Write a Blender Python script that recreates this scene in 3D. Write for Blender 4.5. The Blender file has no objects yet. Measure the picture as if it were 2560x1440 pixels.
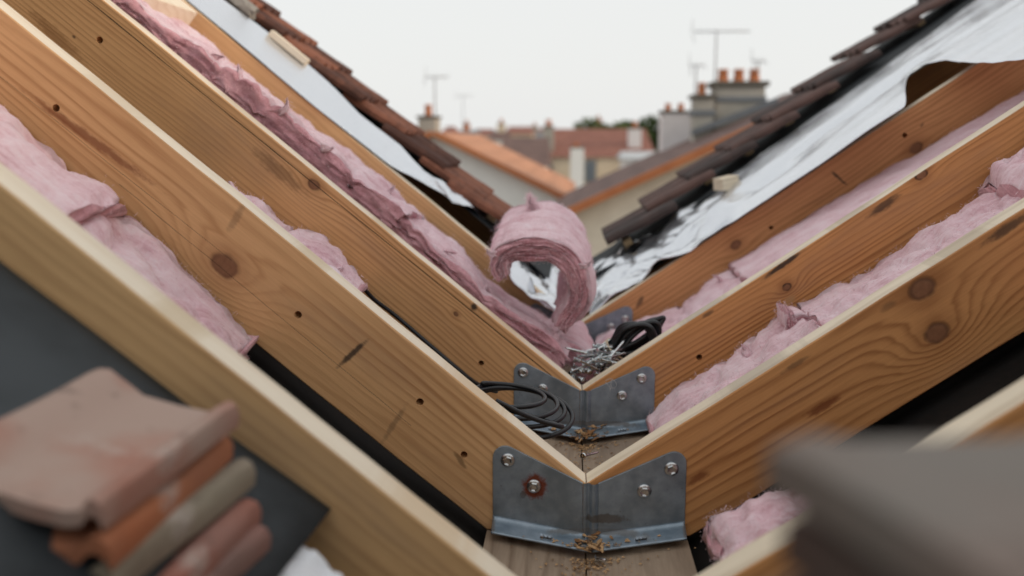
import bpy, bmesh, math, random
import numpy as np
from mathutils import Vector, Matrix, Quaternion

random.seed(7); RNG = np.random.default_rng(7)
SC = bpy.context.scene
COL = SC.collection

# ------------------------------------------------------------------ camera
PITCH, YAW, FPX = math.radians(8.5), math.radians(3.343), 2489.0
cam_d = bpy.data.cameras.new('camera'); cam = bpy.data.objects.new('camera', cam_d); COL.objects.link(cam)
cam.location = (0, 0, 0); cam.rotation_euler = (math.pi/2 - PITCH, 0, YAW)
cam_d.lens = 35; cam_d.sensor_width = 36; cam_d.clip_start = .05; cam_d.clip_end = 3000
cam_d.dof.use_dof = True; cam_d.dof.focus_distance = 1.96; cam_d.dof.aperture_fstop = 2.15
SC.camera = cam

# ------------------------------------------------------------------ sky, sun, exposure
SUN_EL, SUN_AZ = math.radians(16), math.radians(100)      # azimuth clockwise from +Y: low, from the right
world = bpy.data.worlds.new('World'); SC.world = world; world.use_nodes = True
wn, wl = world.node_tree.nodes, world.node_tree.links
sky = wn.new('ShaderNodeTexSky'); sky.sky_type = 'NISHITA'; sky.sun_disc = False
sky.sun_elevation = SUN_EL; sky.sun_rotation = SUN_AZ; sky.air_density = 1.0; sky.dust_density = 3.0
mixn = wn.new('ShaderNodeMixRGB'); mixn.inputs[0].default_value = .86      # thin even cloud over the clear sky
mixn.inputs[2].default_value = (8.75, 8.8, 8.7, 1)
bgn = wn['Background']; bgn.inputs['Strength'].default_value = .1
wl.new(sky.outputs[0], mixn.inputs[1]); wl.new(mixn.outputs[0], bgn.inputs['Color'])
sun_d = bpy.data.lights.new('sun', 'SUN'); sun = bpy.data.objects.new('sun', sun_d); COL.objects.link(sun)
sun_d.energy = 1.5; sun_d.angle = math.radians(12); sun_d.color = (1, .80, .58)
sdir = Vector((math.sin(SUN_AZ)*math.cos(SUN_EL), math.cos(SUN_AZ)*math.cos(SUN_EL), math.sin(SUN_EL)))
sun.rotation_euler = sdir.to_track_quat('Z', 'Y').to_euler()
SC.view_settings.view_transform = 'Standard'; SC.view_settings.look = 'None'
SC.view_settings.gamma = 1; SC.view_settings.exposure = 0.12

# ------------------------------------------------------------------ frames of reference
Fw = Vector((-math.sin(YAW)*math.cos(PITCH), math.cos(YAW)*math.cos(PITCH), -math.sin(PITCH)))
Rt = Vector((math.cos(YAW), math.sin(YAW), 0)); Up = Rt.cross(Fw)
def ray(px, py): return Fw*FPX + Rt*(px-1280) - Up*(py-720)
def at(px, py, Y):
    d = ray(px, py); return d*(Y/d.y)
AL, AR = math.radians(39.3), math.radians(34.3)
VX, VZ = .032, -.594                                       # the valley line
EV = {'L': Vector((-math.cos(AL), 0, math.sin(AL))), 'R': Vector((math.cos(AR), 0, math.sin(AR)))}
NV = {'L': Vector((math.sin(AL), 0, math.cos(AL))), 'R': Vector((-math.sin(AR), 0, math.cos(AR)))}
def slope(side, s, d, Y): return Vector((VX, 0, VZ)) + EV[side]*s + NV[side]*d + Vector((0, Y, 0))
def on_slope(side, px, py, d):
    r = ray(px, py); n = NV[side]; p0 = Vector((VX, 0, VZ)) + n*d
    return r*(p0.dot(n)/r.dot(n))
def sd(side, px, py, Y):
    p = at(px, py, Y) - Vector((VX, 0, VZ)); p.y = 0
    return p.dot(EV[side]), p.dot(NV[side])
YR = {0: 1.075, 1: 1.67, 2: 2.32, 3: 3.18, 4: 3.80, -1: .38}      # near faces of the rafters
TH, RH = .055, .178

# ------------------------------------------------------------------ numpy noise
_perm = np.random.default_rng(3).permutation(256); _perm = np.concatenate([_perm, _perm, _perm])
_grad = np.random.default_rng(4).normal(size=(256, 3)); _grad /= np.linalg.norm(_grad, axis=1)[:, None]
def pn(x, y, z):
    x, y, z = np.broadcast_arrays(np.asarray(x, float), np.asarray(y, float), np.asarray(z, float))
    xi, yi, zi = np.floor(x).astype(int), np.floor(y).astype(int), np.floor(z).astype(int)
    xf, yf, zf = x-xi, y-yi, z-zi
    f = lambda t: t*t*t*(t*(t*6-15)+10)
    u, v, w = f(xf), f(yf), f(zf); out = 0
    for dx in (0, 1):
        for dy in (0, 1):
            for dz in (0, 1):
                h = _perm[_perm[_perm[(xi+dx) & 255] + ((yi+dy) & 255)] + ((zi+dz) & 255)]
                g = _grad[h]
                dot = g[..., 0]*(xf-dx) + g[..., 1]*(yf-dy) + g[..., 2]*(zf-dz)
                out = out + dot*(u if dx else 1-u)*(v if dy else 1-v)*(w if dz else 1-w)
    return out*1.5
def fbm(x, y, z, o=4, r=.5):
    a, s, t = 1., 1., 0
    for i in range(o):
        t = t + a*pn(x*s+i*7.3, y*s+i*3.1, z*s); a *= r; s *= 2.03
    return t

# ------------------------------------------------------------------ objects
def obj(name, me, m=None, parent=None):
    o = bpy.data.objects.new(name, me)
    if m is not None and me is not None:
        for k in (m if isinstance(m, (list, tuple)) else [m]):
            me.materials.append(k)
    if parent is not None: o.parent = parent
    COL.objects.link(o); return o
def tag(o, label, cat, group=None, kind=None):
    if label: o['label'] = label
    if cat: o['category'] = cat
    if group: o['group'] = group
    if kind: o['kind'] = kind
    return o
def thing(name, loc, label, cat, group=None):
    o = bpy.data.objects.new(name, None); o.empty_display_size = .05; COL.objects.link(o)
    o.location = loc; return tag(o, label, cat, group)
def mesh(name, verts, faces, smooth=False, mats=None):
    me = bpy.data.meshes.new(name); me.from_pydata([tuple(v) for v in verts], [], faces)
    if smooth: me.polygons.foreach_set('use_smooth', [True]*len(me.polygons))
    if mats is not None: me.polygons.foreach_set('material_index', mats)
    me.update(); return me
def fix(me):
    bm = bmesh.new(); bm.from_mesh(me); bmesh.ops.recalc_face_normals(bm, faces=bm.faces); bm.to_mesh(me); bm.free(); return me
def rel(p, parent): return Vector(p) - parent.location
def box_mesh(name, x0, x1, y0, y1, z0, z1, bev=0.0):
    bm = bmesh.new(); bmesh.ops.create_cube(bm, size=1)
    for v in bm.verts: v.co = Vector(((x0+x1)/2+v.co.x*(x1-x0), (y0+y1)/2+v.co.y*(y1-y0), (z0+z1)/2+v.co.z*(z1-z0)))
    if bev: bmesh.ops.bevel(bm, geom=bm.edges[:], offset=bev, segments=2, affect='EDGES', profile=.6)
    me = bpy.data.meshes.new(name); bm.to_mesh(me); bm.free(); return me
def cyl_verts(r0, r1, z0, z1, n=16):
    v = [(r0*math.cos(2*math.pi*i/n), r0*math.sin(2*math.pi*i/n), z0) for i in range(n)]
    v += [(r1*math.cos(2*math.pi*i/n), r1*math.sin(2*math.pi*i/n), z1) for i in range(n)]
    return v
def lathe(name, prof, n=16, smooth=True):
    vs, fs = [], []
    for (r, z) in prof: vs += [(r*math.cos(2*math.pi*i/n), r*math.sin(2*math.pi*i/n), z) for i in range(n)]
    for k in range(len(prof)-1):
        for i in range(n): fs.append((k*n+i, k*n+(i+1) % n, (k+1)*n+(i+1) % n, (k+1)*n+i))
    fs.append(tuple(reversed(range(n)))); fs.append(tuple((len(prof)-1)*n+i for i in range(n)))
    return mesh(name, vs, fs, smooth)
def spline(pts, n):
    P = np.array([tuple(p) for p in pts], float)
    P = np.vstack([2*P[0]-P[1], P, 2*P[-1]-P[-2]]); out = []
    for i in range(1, len(P)-2):
        for k in range(n):
            t = k/n; a, b, c, d = P[i-1], P[i], P[i+1], P[i+2]
            out.append(.5*((2*b)+(-a+c)*t+(2*a-5*b+4*c-d)*t*t+(-a+3*b-3*c+d)*t**3))
    out.append(P[-2]); return np.array(out)
def tube(name, pts, r, n=10, closed=False):
    P = np.asarray(pts, float); m = len(P); vs, fs = [], []
    T = np.gradient(P, axis=0) if not closed else (np.roll(P, -1, 0)-np.roll(P, 1, 0))
    T /= np.linalg.norm(T, axis=1)[:, None]
    up = Vector((0, 0, 1)) if abs(T[0][2]) < .9 else Vector((1, 0, 0))
    nrm = (up - Vector(T[0])*up.dot(Vector(T[0]))).normalized()
    for i in range(m):
        t = Vector(T[i]); nrm = (nrm - t*nrm.dot(t)).normalized(); b = t.cross(nrm)
        for k in range(n):
            a = 2*math.pi*k/n; vs.append(Vector(P[i]) + (nrm*math.cos(a)+b*math.sin(a))*r)
    for i in range(m if closed else m-1):
        j = (i+1) % m
        for k in range(n): fs.append((i*n+k, i*n+(k+1) % n, j*n+(k+1) % n, j*n+k))
    if not closed: fs += [tuple(reversed(range(n))), tuple((m-1)*n+k for k in range(n))]
    return mesh(name, vs, fs, True)

# ------------------------------------------------------------------ material helper
class X:
    """a node socket with arithmetic"""
    def __init__(s, g, sock): s.g, s.k = g, sock
    def _m(a, op, b=None, c=None): return a.g.math(op, a, b, c)
    def __add__(a, b): return a._m('ADD', b)
    __radd__ = __add__
    def __sub__(a, b): return a._m('SUBTRACT', b)
    def __rsub__(a, b): return a.g.math('SUBTRACT', b, a)
    def __mul__(a, b): return a._m('MULTIPLY', b)
    __rmul__ = __mul__
    def __truediv__(a, b): return a._m('DIVIDE', b)
class G:
    def __init__(s, name):
        s.m = bpy.data.materials.new(name); s.m.use_nodes = True
        s.t = s.m.node_tree; s.b = s.t.nodes['Principled BSDF']
        tc = s.t.nodes.new('ShaderNodeTexCoord'); s.ob = X(s, tc.outputs['Object']); s.uv = X(s, tc.outputs['UV'])
    def put(s, inp, v):
        if isinstance(v, X): s.t.links.new(v.k, inp)
        elif isinstance(v, (tuple, list)): inp.default_value = tuple(v) + ((1,) if len(v) == 3 and len(inp.default_value) == 4 else ())
        else: inp.default_value = v
    def math(s, op, a, b=None, c=None, clamp=False):
        n = s.t.nodes.new('ShaderNodeMath'); n.operation = op; n.use_clamp = clamp
        for i, v in enumerate((a, b, c)):
            if v is not None: s.put(n.inputs[i], v)
        return X(s, n.outputs[0])
    def sep(s, v):
        n = s.t.nodes.new('ShaderNodeSeparateXYZ'); s.put(n.inputs[0], v); return [X(s, o) for o in n.outputs]
    def com(s, x, y, z):
        n = s.t.nodes.new('ShaderNodeCombineXYZ')
        for i, v in enumerate((x, y, z)): s.put(n.inputs[i], v)
        return X(s, n.outputs[0])
    def vmul(s, v, f):
        n = s.t.nodes.new('ShaderNodeVectorMath'); n.operation = 'MULTIPLY'; s.put(n.inputs[0], v); s.put(n.inputs[1], f); return X(s, n.outputs[0])
    def noise(s, v, scale=1, detail=3, rough=.55, w=0, dist=0):
        n = s.t.nodes.new('ShaderNodeTexNoise'); n.noise_dimensions = '4D'
        s.put(n.inputs['Vector'], v); s.put(n.inputs['W'], w); s.put(n.inputs['Scale'], scale); s.put(n.inputs['Detail'], detail)
        s.put(n.inputs['Roughness'], rough); s.put(n.inputs['Distortion'], dist); return X(s, n.outputs['Fac'])
    def ramp(s, f, stops, interp='EASE'):
        n = s.t.nodes.new('ShaderNodeValToRGB'); s.put(n.inputs[0], f); e = n.color_ramp.elements; n.color_ramp.interpolation = interp
        while len(e) < len(stops): e.new(.5)
        for k, (p, c) in zip(e, stops):
            k.position = p; k.color = (c, c, c, 1) if isinstance(c, (int, float)) else tuple(c)+(1,)
        return X(s, n.outputs[0])
    def mix(s, f, a, b, mode='MIX'):
        n = s.t.nodes.new('ShaderNodeMixRGB'); n.blend_type = mode; s.put(n.inputs[0], f); s.put(n.inputs[1], a); s.put(n.inputs[2], b); return X(s, n.outputs[0])
    def bump(s, h, strength=.5, dist=.002):
        n = s.t.nodes.new('ShaderNodeBump'); s.put(n.inputs['Height'], h); n.inputs['Strength'].default_value = strength
        n.inputs['Distance'].default_value = dist; s.t.links.new(n.outputs[0], s.b.inputs['Normal'])
    def rnd(s):
        n = s.t.nodes.new('ShaderNodeObjectInfo'); return X(s, n.outputs['Random'])
    def set(s, **k):
        for a, v in k.items(): s.put(s.b.inputs[{'col': 'Base Color', 'rough': 'Roughness', 'metal': 'Metallic', 'spec': 'Specular IOR Level', 'sheen': 'Sheen Weight', 'sss': 'Subsurface Weight', 'alpha': 'Alpha', 'trans': 'Transmission Weight'}[a]], v)
        return s.m

def wood(name, base, dark, F=75, kedge_=.5, knots=(), stains=(), cracks=(), pitch=(), seed=0., grain=.72, warp=.05, rough=.62):
    g = G(name); x, y, z = g.sep(g.ob)
    lo = g.noise(g.com(x*1.1, y*3., z*5.), 1, 2, .5, seed)
    mid = g.noise(g.com(x*5., y*20., z*30.), 1, 2, .5, seed+3)
    zz = z + (lo-.5)*warp + (mid-.5)*.006 + y*.35
    kmask = None; khalo = None; kedge = None
    for (kx, kz, r, amp) in knots:
        ax, az = r*4.2, r*2.4
        q = g.math('EXPONENT', (g.math('POWER', (x-kx)/ax, 2) + g.math('POWER', (z-kz)/az, 2))*-1)
        zz = zz - (z-kz)*q*.75 + q*(r*amp)
        nz = g.noise(g.com(x*60., z*60., 0.), 1, 2, .5, seed+kx)
        dk = g.math('SQRT', g.math('POWER', (x-kx)/(r*1.15), 2) + g.math('POWER', (z-kz)/(r*.85), 2)) + (nz-.5)*.35
        mk = g.ramp(dk*.4, [(.30, 1.), (.42, 0.)]); ed = g.ramp(dk*.4, [(.22, 0.), (.35, 1.), (.40, .9), (.48, 0.)])
        ha = g.ramp(dk*.2, [(.1, 1.), (.6, 0.)])
        kmask = mk if kmask is None else g.math('MAXIMUM', kmask, mk); kedge = ed if kedge is None else g.math('MAXIMUM', kedge, ed)
        khalo = ha if khalo is None else g.math('MAXIMUM', khalo, ha)
    wob = g.noise(g.com(x*.7, y*2., z*11.), 1, 3, .6, seed+17)
    fr = g.math('FRACT', zz*F + wob*5.)
    late = g.ramp(fr, [(0., .35), (.12, 0.), (.5, .12), (.84, 1.), (.93, .85), (1., .35)], 'LINEAR')
    amp = g.ramp(g.noise(g.com(x*1.3, y*3., z*14.), 1, 2, .5, seed+9), [(.3, .25), (.7, 1.)])
    fib = g.noise(g.com(x*14., y*220., z*420.), 1, 4, .65, seed+1)
    saw = g.noise(g.com(x*330., y*60., z*45.), 1, 2, .5, seed+7)
    tone = g.noise(g.com(x*2.2, y*6., z*9.), 1, 3, .55, seed+5)
    f = late*amp*grain + (fib-.5)*.95 + (tone-.5)*.8 + .13
    f = g.math('MULTIPLY', f, 1., clamp=True)
    col = g.mix(f, base, dark)
    grey = tuple(.55*c + .45*(.21) for c in dark)
    col = g.mix(g.ramp(g.noise(g.com(x*1.7, y*4., z*7.), 1, 4, .6, seed+11), [(.52, 0.), (.75, .45)]), col, grey)
    h = fib*.5 + late*.35 + saw*.25
    if kmask is not None:
        col = g.mix(khalo*.38, col, tuple(c*.62 for c in dark[:1]) + tuple(c*.5 for c in dark[1:]))
        kc = g.mix(g.noise(g.com(x*90., z*90., y*20.), 1, 3, .6, seed), (.13, .052, .026), (.29, .14, .075))
        col = g.mix(kmask*.88, col, kc); col = g.mix(g.math('MULTIPLY', kedge, g.ramp(g.noise(g.com(x*35., z*35., 0.), 1, 2, .5, seed+23), [(.35, .15), (.6, 1.)]))*kedge_, col, (.035, .014, .008))
        h = h - kedge*.5
    for (px_, pz_, rx, rz, ang, c, st) in stains:
        ca, sa = math.cos(ang), math.sin(ang); dx, dz = x-px_, z-pz_
        u = (dx*ca + dz*sa)/rx; v = (dz*ca - dx*sa)/rz
        n = g.noise(g.com(x*45., z*110., 0.), 1, 4, .7, seed+px_)
        d = g.math('SQRT', g.math('POWER', u, 2)+g.math('POWER', v, 2)) + (n-.5)*1.3
        col = g.mix(g.ramp(d*.5, [(.18, 1.), (.52, 0.)])*st, col, c)
    for (x0, x1, z0, k, amp_, w) in cracks:
        n = g.noise(g.com(x*3.2, 0., 0.), 1, 4, .55, seed+z0*50); n2 = g.noise(g.com(x*9., 0., 0.), 1, 2, .5, seed+z0*90)
        dd = g.math('ABSOLUTE', z - (z0 + (x-x0)*k + (n-.5)*amp_))
        on = g.math('MULTIPLY', g.math('GREATER_THAN', x, x0), g.math('LESS_THAN', x, x1))
        mk = g.ramp(dd/(n2*w+w*.15), [(.5, 1.), (1., 0.)])*on
        col = g.mix(mk*.94, col, (.012, .007, .004)); h = h - mk*2.5
    g.bump(h, .55, .0012)
    return g.set(col=col, rough=rough, spec=.3)

W_BASE, W_DARK = (.74, .445, .215), (.43, .205, .080)
R_BASE, R_DARK = (.64, .315, .120), (.30, .115, .036)
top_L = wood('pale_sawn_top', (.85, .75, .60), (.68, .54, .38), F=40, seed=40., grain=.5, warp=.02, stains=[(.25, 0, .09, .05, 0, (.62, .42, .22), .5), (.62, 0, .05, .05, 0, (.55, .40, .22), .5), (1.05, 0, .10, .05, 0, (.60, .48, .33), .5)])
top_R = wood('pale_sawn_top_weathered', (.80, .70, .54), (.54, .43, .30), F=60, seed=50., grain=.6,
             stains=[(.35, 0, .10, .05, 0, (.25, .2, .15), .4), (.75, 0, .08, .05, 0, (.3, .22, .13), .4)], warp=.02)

def pinkmat(name, stops):
    g = G(name); x, y, z = g.sep(g.ob); u, v, w = g.sep(g.uv)
    side = w if False else v
    big = g.noise(g.vmul(g.ob, (9., 9., 9.)), 1, 3, .6, 1.)
    fine = g.noise(g.ob, 120, 4, .7, 2.)
    lay = g.noise(g.com(u*9., v*75., 0.), 1, 4, .65, 3.)
    f = big*.8 + (fine-.5)*.5 + (lay-.5)*.75 - .05
    col = g.ramp(f, [*stops], 'LINEAR')
    speck = g.noise(g.ob, 95, 1, .5, 8.)
    col = g.mix(g.ramp(speck, [(.80, 0.), (.83, .8)]), col, (.06, .04, .04))
    g.bump(fine*.6 + lay*1.0, .7, .004)
    g.b.inputs['Sheen Roughness'].default_value = .6
    g.b.inputs['Subsurface Radius'].default_value = (.012, .006, .006)
    return g.set(col=col, rough=.95, spec=.05, sheen=.25, sss=.15)
PINK = pinkmat('pink_wool_skin', [(.12, (.55, .29, .335)), (.36, (.74, .52, .57)), (.6, (.82, .67, .715)), (.85, (.87, .76, .79))])
CORE = pinkmat('pink_wool_core', [(.15, (.36, .15, .175)), (.38, (.60, .315, .355)), (.62, (.74, .45, .495)), (.85, (.80, .55, .58))])
def fibremat():
    g = G('glass_wool_fibre'); return g.set(col=(.84, .66, .70), rough=.9, spec=.1)
FIBRE = fibremat()

def foilmat():
    g = G('silver_scrim_foil'); u, v, w = g.sep(g.uv)
    ga = g.math('ABSOLUTE', g.math('SINE', u*math.pi*190)); gb = g.math('ABSOLUTE', g.math('SINE', v*math.pi*190))
    grid = g.math('MAXIMUM', g.ramp(ga, [(.80, 0.), (.95, 1.)]), g.ramp(gb, [(.80, 0.), (.95, 1.)]))
    n = g.noise(g.ob, 40, 3, .6, 1.); big = g.noise(g.ob, 5, 2, .5, 2.)
    col = g.mix(grid, (.86, .88, .91), (.66, .69, .74))
    g.bump(grid*.5 + n*.35, .35, .0012)
    return g.set(col=col, rough=g.ramp(big, [(.35, .15), (.7, .27)]), metal=.86)
FOIL = foilmat()
def simple(name, c1, c2, scale=8, rough=.8, bump=.2, bd=.003, metal=0., detail=4, spec=.3, vary=0.):
    g = G(name); n = g.noise(g.ob, scale, detail, .6, len(name)*1.); n2 = g.noise(g.ob, scale*7, 3, .6, 5.)
    f = n*.8 + n2*.4 - .1
    if vary: f = f + (g.rnd()-.5)*vary
    col = g.ramp(f, [(.28, c1), (.72, c2)]); g.bump(n2*.7+n*.3, bump, bd)
    return g.set(col=col, rough=rough, metal=metal, spec=spec)

def galv(name, rust=False, marks=()):
    g = G(name); n = g.noise(g.ob, 55, 4, .6, 1.); n2 = g.noise(g.ob, 10, 3, .6, 4.); x, y, z = g.sep(g.ob)
    col = g.ramp(n*.45+n2*.7-.1, [(.3, (.215, .268, .315)), (.7, (.37, .435, .50))])
    sp = g.noise(g.ob, 160, 2, .5, 9.); col = g.mix(g.ramp(sp, [(.68, 0.), (.75, .5)]), col, (.10, .08, .06))
    ro = g.ramp(n2, [(.3, .38), (.7, .55)]); met = .75
    msk = None
    for (sx, sz, rx, rz, c, st) in marks:
        nn = g.noise(g.com(x*70., z*70., sx), 1, 4, .7, 3.)
        d = g.math('SQRT', g.math('POWER', (x-sx)/rx, 2)+g.math('POWER', (z-sz)/rz, 2)) + (nn-.5)*1.2
        mk = g.ramp(d*.5, [(.32, 1.), (.52, 0.)])*st; col = g.mix(mk, col, c)
        msk = mk if msk is None else g.math('MAXIMUM', msk, mk)
    if msk is not None: met = .75 - msk*.7; ro = g.math('ADD', ro, msk*.3)
    g.bump(n*.5+n2, .12, .002)
    return g.set(col=col, rough=ro, metal=met)
ZINC = simple('zinc_bolt', (.45, .46, .47), (.72, .72, .71), 90, .28, .1, .0005, 1.)
RUBBER = simple('black_cable_sheath', (.006, .007, .009), (.014, .016, .020), 40, .38, .15, .0008, 0., spec=.5)
FELT = simple('dark_roofing_felt', (.010, .0125, .0150), (.022, .027, .031), 6, .75, .5, .004)
FELT_G = simple('gritty_mineral_felt', (.012, .0145, .0165), (.052, .061, .068), 2.2, .7, .6, .003)
ATTIC_SHADE = simple('dark_sarking', (.0035, .003, .0026), (.010, .0075, .006), 7, .95, .3, .004)  # near-black colour carries the shade of the attic void

# ------------------------------------------------------------------ ground and the house under the roof
GZ = -9.6
gm = simple('town_ground', (.13, .13, .11), (.27, .26, .24), .3, .95, .2, .02)
o = obj('ground', mesh('ground', [(-900, -900, GZ), (900, -900, GZ), (900, 900, GZ), (-900, 900, GZ)], [(0, 1, 2, 3)]), gm)
tag(o, None, None, kind='structure')
RENDERW = simple('cream_render', (.42, .37, .30), (.56, .50, .42), 2, .9, .3, .01)
hb = thing('house', (0, 1.6, GZ), 'house below the opened valley roof', 'house')
w0 = []
for (a, b, c, d) in ((-2.35, -2.05, -1.4, 4.6), (2.05, 2.35, -1.4, 4.6)):
    obj('wall', box_mesh('wall', a, b, c-1.6, d-1.6, 0, 9.6-.05), RENDERW, hb)
obj('wall', box_mesh('wall', -2.05, 2.05, 2.75, 3.0, 0, 8.5), RENDERW, hb)
obj('wall', box_mesh('wall', -2.05, 2.05, -3.0, -2.75, 0, 8.3), RENDERW, hb)
obj('attic_floor', box_mesh('floor', -2.05, 2.05, -2.75, 2.75, 7.4, 7.55), ATTIC_SHADE, hb)

# ------------------------------------------------------------------ rafters
def rafter(side, idx, label, m, topm, holes=(), L=2.75, bevel=.0022, rough=.0012):
    Y = YR[idx]; a = AL if side == 'L' else AR; rr = np.random.default_rng(idx*10+(0 if side == 'L' else 1)+50)
    zc = -.682 - VZ if side == 'L' else -.686 - VZ                        # seat on the valley boards
    n = 70; pts = []; kind = []
    for i in range(n+1): pts.append((.0006 + (L-.0006)*i/n, 0.)); kind.append(1)
    for i in range(n+1): pts.append((L - (L)*i/n, -RH)); kind.append(0)
    # local (s,d) -> horizontal offset / height
    def xz(s, d): return s*math.cos(a) - d*math.sin(a), s*math.sin(a) + d*math.cos(a)
    def inv(hx, hz): return hx*math.cos(a) + hz*math.sin(a), -hx*math.sin(a) + hz*math.cos(a)
    P = []
    for (s, d), k in zip(pts, kind):
        if k == 0 and xz(s, d)[1] < zc: continue
        jit = float(pn(s*9., idx*3.3+(0 if side == 'L' else 7), d*50))*rough + float(pn(s*2., idx*1.7, 5.))*rough*1.3
        P.append((s, d + jit))
    sb = (zc + RH*math.cos(a))/math.sin(a); P.append((sb, -RH))
    P.append(inv(.0012, zc)); 
    # first point is the tip; put it on the plumb cut
    P[0] = inv(.0012, .0008)
    Q = np.array(P); m_ = len(Q)
    # outward normals
    T = np.roll(Q, -1, 0) - np.roll(Q, 1, 0); N = np.stack([-T[:, 1], T[:, 0]], 1); N /= np.linalg.norm(N, axis=1)[:, None]
    sg = 1 if np.sum(Q[:, 0]*np.roll(Q[:, 1], -1)-np.roll(Q[:, 0], -1)*Q[:, 1]) < 0 else -1
    N *= sg
    ys = 1 if side == 'R' else -1
    vs = []
    for (ins, y) in ((bevel, 0), (0, bevel), (0, TH-bevel), (bevel, TH)):
        for q, nn in zip(Q, N): vs.append((q[0]-nn[0]*ins, ys*y, q[1]-nn[1]*ins))
    fs, mi = [], []
    fs.append(tuple(range(m_))); mi.append(0); fs.append(tuple(3*m_+i for i in range(m_))); mi.append(0)
    for k in range(3):
        for i in range(m_):
            j = (i+1) % m_; fs.append((k*m_+i, k*m_+j, (k+1)*m_+j, (k+1)*m_+i)); mi.append(1 if (i < n and k >= 1) else 0)
    me = fix(mesh('rafter', vs, fs, False, mi)); me.materials.append(m); me.materials.append(topm)
    ob = bpy.data.objects.new('rafter', me); COL.objects.link(ob)
    ex, nz = EV[side], NV[side]; yv = nz.cross(ex)
    ob.matrix_world = Matrix(((ex.x, yv.x, nz.x, VX), (ex.y, yv.y, nz.y, Y), (ex.z, yv.z, nz.z, VZ), (0, 0, 0, 1)))
    if holes:
        bm = bmesh.new()
        for (px_, py_, r) in holes:
            s, d = sd(side, px_, py_, Y)
            mt = Matrix.Translation((s, ys*.012, d)) @ Matrix.Rotation(math.pi/2, 4, 'X')
            bmesh.ops.create_cone(bm, cap_ends=True, segments=14, radius1=r, radius2=r*.93, depth=.05, matrix=mt)
        cm = bpy.data.meshes.new('cut'); bm.to_mesh(cm); bm.free(); co = bpy.data.objects.new('cut', cm); COL.objects.link(co)
        co.matrix_world = ob.matrix_world
        md = ob.modifiers.new('b', 'BOOLEAN'); md.operation = 'DIFFERENCE'; md.object = co; md.solver = 'EXACT'
        dg = bpy.context.evaluated_depsgraph_get(); new = bpy.data.meshes.new_from_object(ob.evaluated_get(dg))
        ob.modifiers.clear(); ob.data = new; bpy.data.objects.remove(co)
    return tag(ob, label, 'rafter', 'rafters of the opened roof')

def K(side, idx, px, py, r, amp=.35): s, d = sd(side, px, py, YR[idx]); return (s, d, r, amp)
def S(side, idx, px, py, rx, rz, ang, c=(.03, .022, .018), st=.8): s, d = sd(side, px, py, YR[idx]); return (s, d, rx, rz, ang, c, st)
BL = (.020, .018, .018)
mL0 = wood('pine_L0', (.66, .42, .205), (.40, .22, .095), 60, seed=1.)
mL1 = wood('pine_L1', W_BASE, W_DARK, 62, seed=2., kedge_=.25, knots=[K('L', 1, 562, 664, .024, 3.2)],
           stains=[S('L', 1, 880, 885, .045, .0065, 1.57+.15, BL, .85), S('L', 1, 985, 1060, .05, .007, 1.45, BL, .35), S('L', 1, 590, 545, .035, .009, 1.45, BL, .30),
                   S('L', 1, 230, 350, .16, .010, -.06, (.20, .055, .02), .75), S('L', 1, 1150, 1150, .022, .006, .3, (.10, .05, .02), .6)],
           cracks=[(.30, .95, sd('L', 900, 960, 1.67)[1], .012, .012, .0007), (.72, 1.5, sd('L', 430, 530, 1.67)[1], -.01, .014, .0006)])
mL2 = wood('pine_L2', (.74, .425, .195), (.40, .185, .072), 95, warp=.09, seed=3., knots=[K('L', 2, 785, 462, .014, .5), K('L', 2, 1140, 785, .006, .3)],
           stains=[S('L', 2, 1185, 767, .012, .010, .8, BL, .9), S('L', 2, 700, 430, .10, .02, .0, (.12, .06, .03), .5), S('L', 2, 140, 90, .10, .02, .1, (.24, .10, .03), .55), S('L', 2, 185, 92, .006, .004, 0, BL, .7)],
           cracks=[(.08, 2.6, sd('L', 1330, 900, 2.32)[1], -.004, .006, .0021)])
mL3 = wood('pine_L3', (.76, .48, .23), (.50, .27, .115), 60, seed=4., warp=.03)
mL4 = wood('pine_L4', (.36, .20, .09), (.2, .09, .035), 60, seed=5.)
mR0 = wood('pine_R0', R_BASE, R_DARK, 60, seed=11.)
mR1 = wood('pine_R1', R_BASE, R_DARK, 52, seed=12., knots=[K('R', 1, 2305, 722, .021, .5), K('R', 1, 2342, 832, .0195, 4.)], warp=.07,
           stains=[S('R', 1, 2060, 1015, .045, .010, .0, (.17, .04, .012), .8), S('R', 1, 1745, 1195, .03, .009, .0, (.17, .045, .012), .75), S('R', 1, 2520, 570, .06, .010, .03, BL, .75),
                   S('R', 1, 1990, 910, .03, .006, 0, BL, .5), S('R', 1, 2220, 765, .02, .008, 0, BL, .4)])
mR2 = wood('pine_R2', R_BASE, R_DARK, 80, seed=13., kedge_=.95, knots=[K('R', 2, 2303, 437, .0125, .6), K('R', 2, 1967, 718, .010, 3.), K('R', 2, 2440, 545, .016, 4.)], warp=.06,
           stains=[S('R', 2, 1960, 660, .07, .008, .06, BL, .9), S('R', 2, 2210, 515, .05, .012, .05, BL, .75), S('R', 2, 1770, 785, .02, .006, 0, BL, .6), S('R', 2, 1975, 750, .02, .012, 0, (.46, .26, .12), .8)])
mR3 = wood('pine_R3', (.66, .34, .15), (.34, .145, .052), 65, seed=14., knots=[K('R', 3, 1840, 612, .016, .4), K('R', 3, 2290, 370, .02, .4)], warp=.06,
           stains=[S('R', 3, 1600, 755, .03, .010, .5, BL, .65), S('R', 3, 2092, 440, .028, .006, -1.3, BL, .85), S('R', 3, 2108, 455, .02, .004, -1.2, BL, .8), S('R', 3, 2305, 312, .010, .004, .3, BL, .8)])
mR4 = wood('pine_R4', R_BASE, R_DARK, 60, seed=15.)

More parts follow.
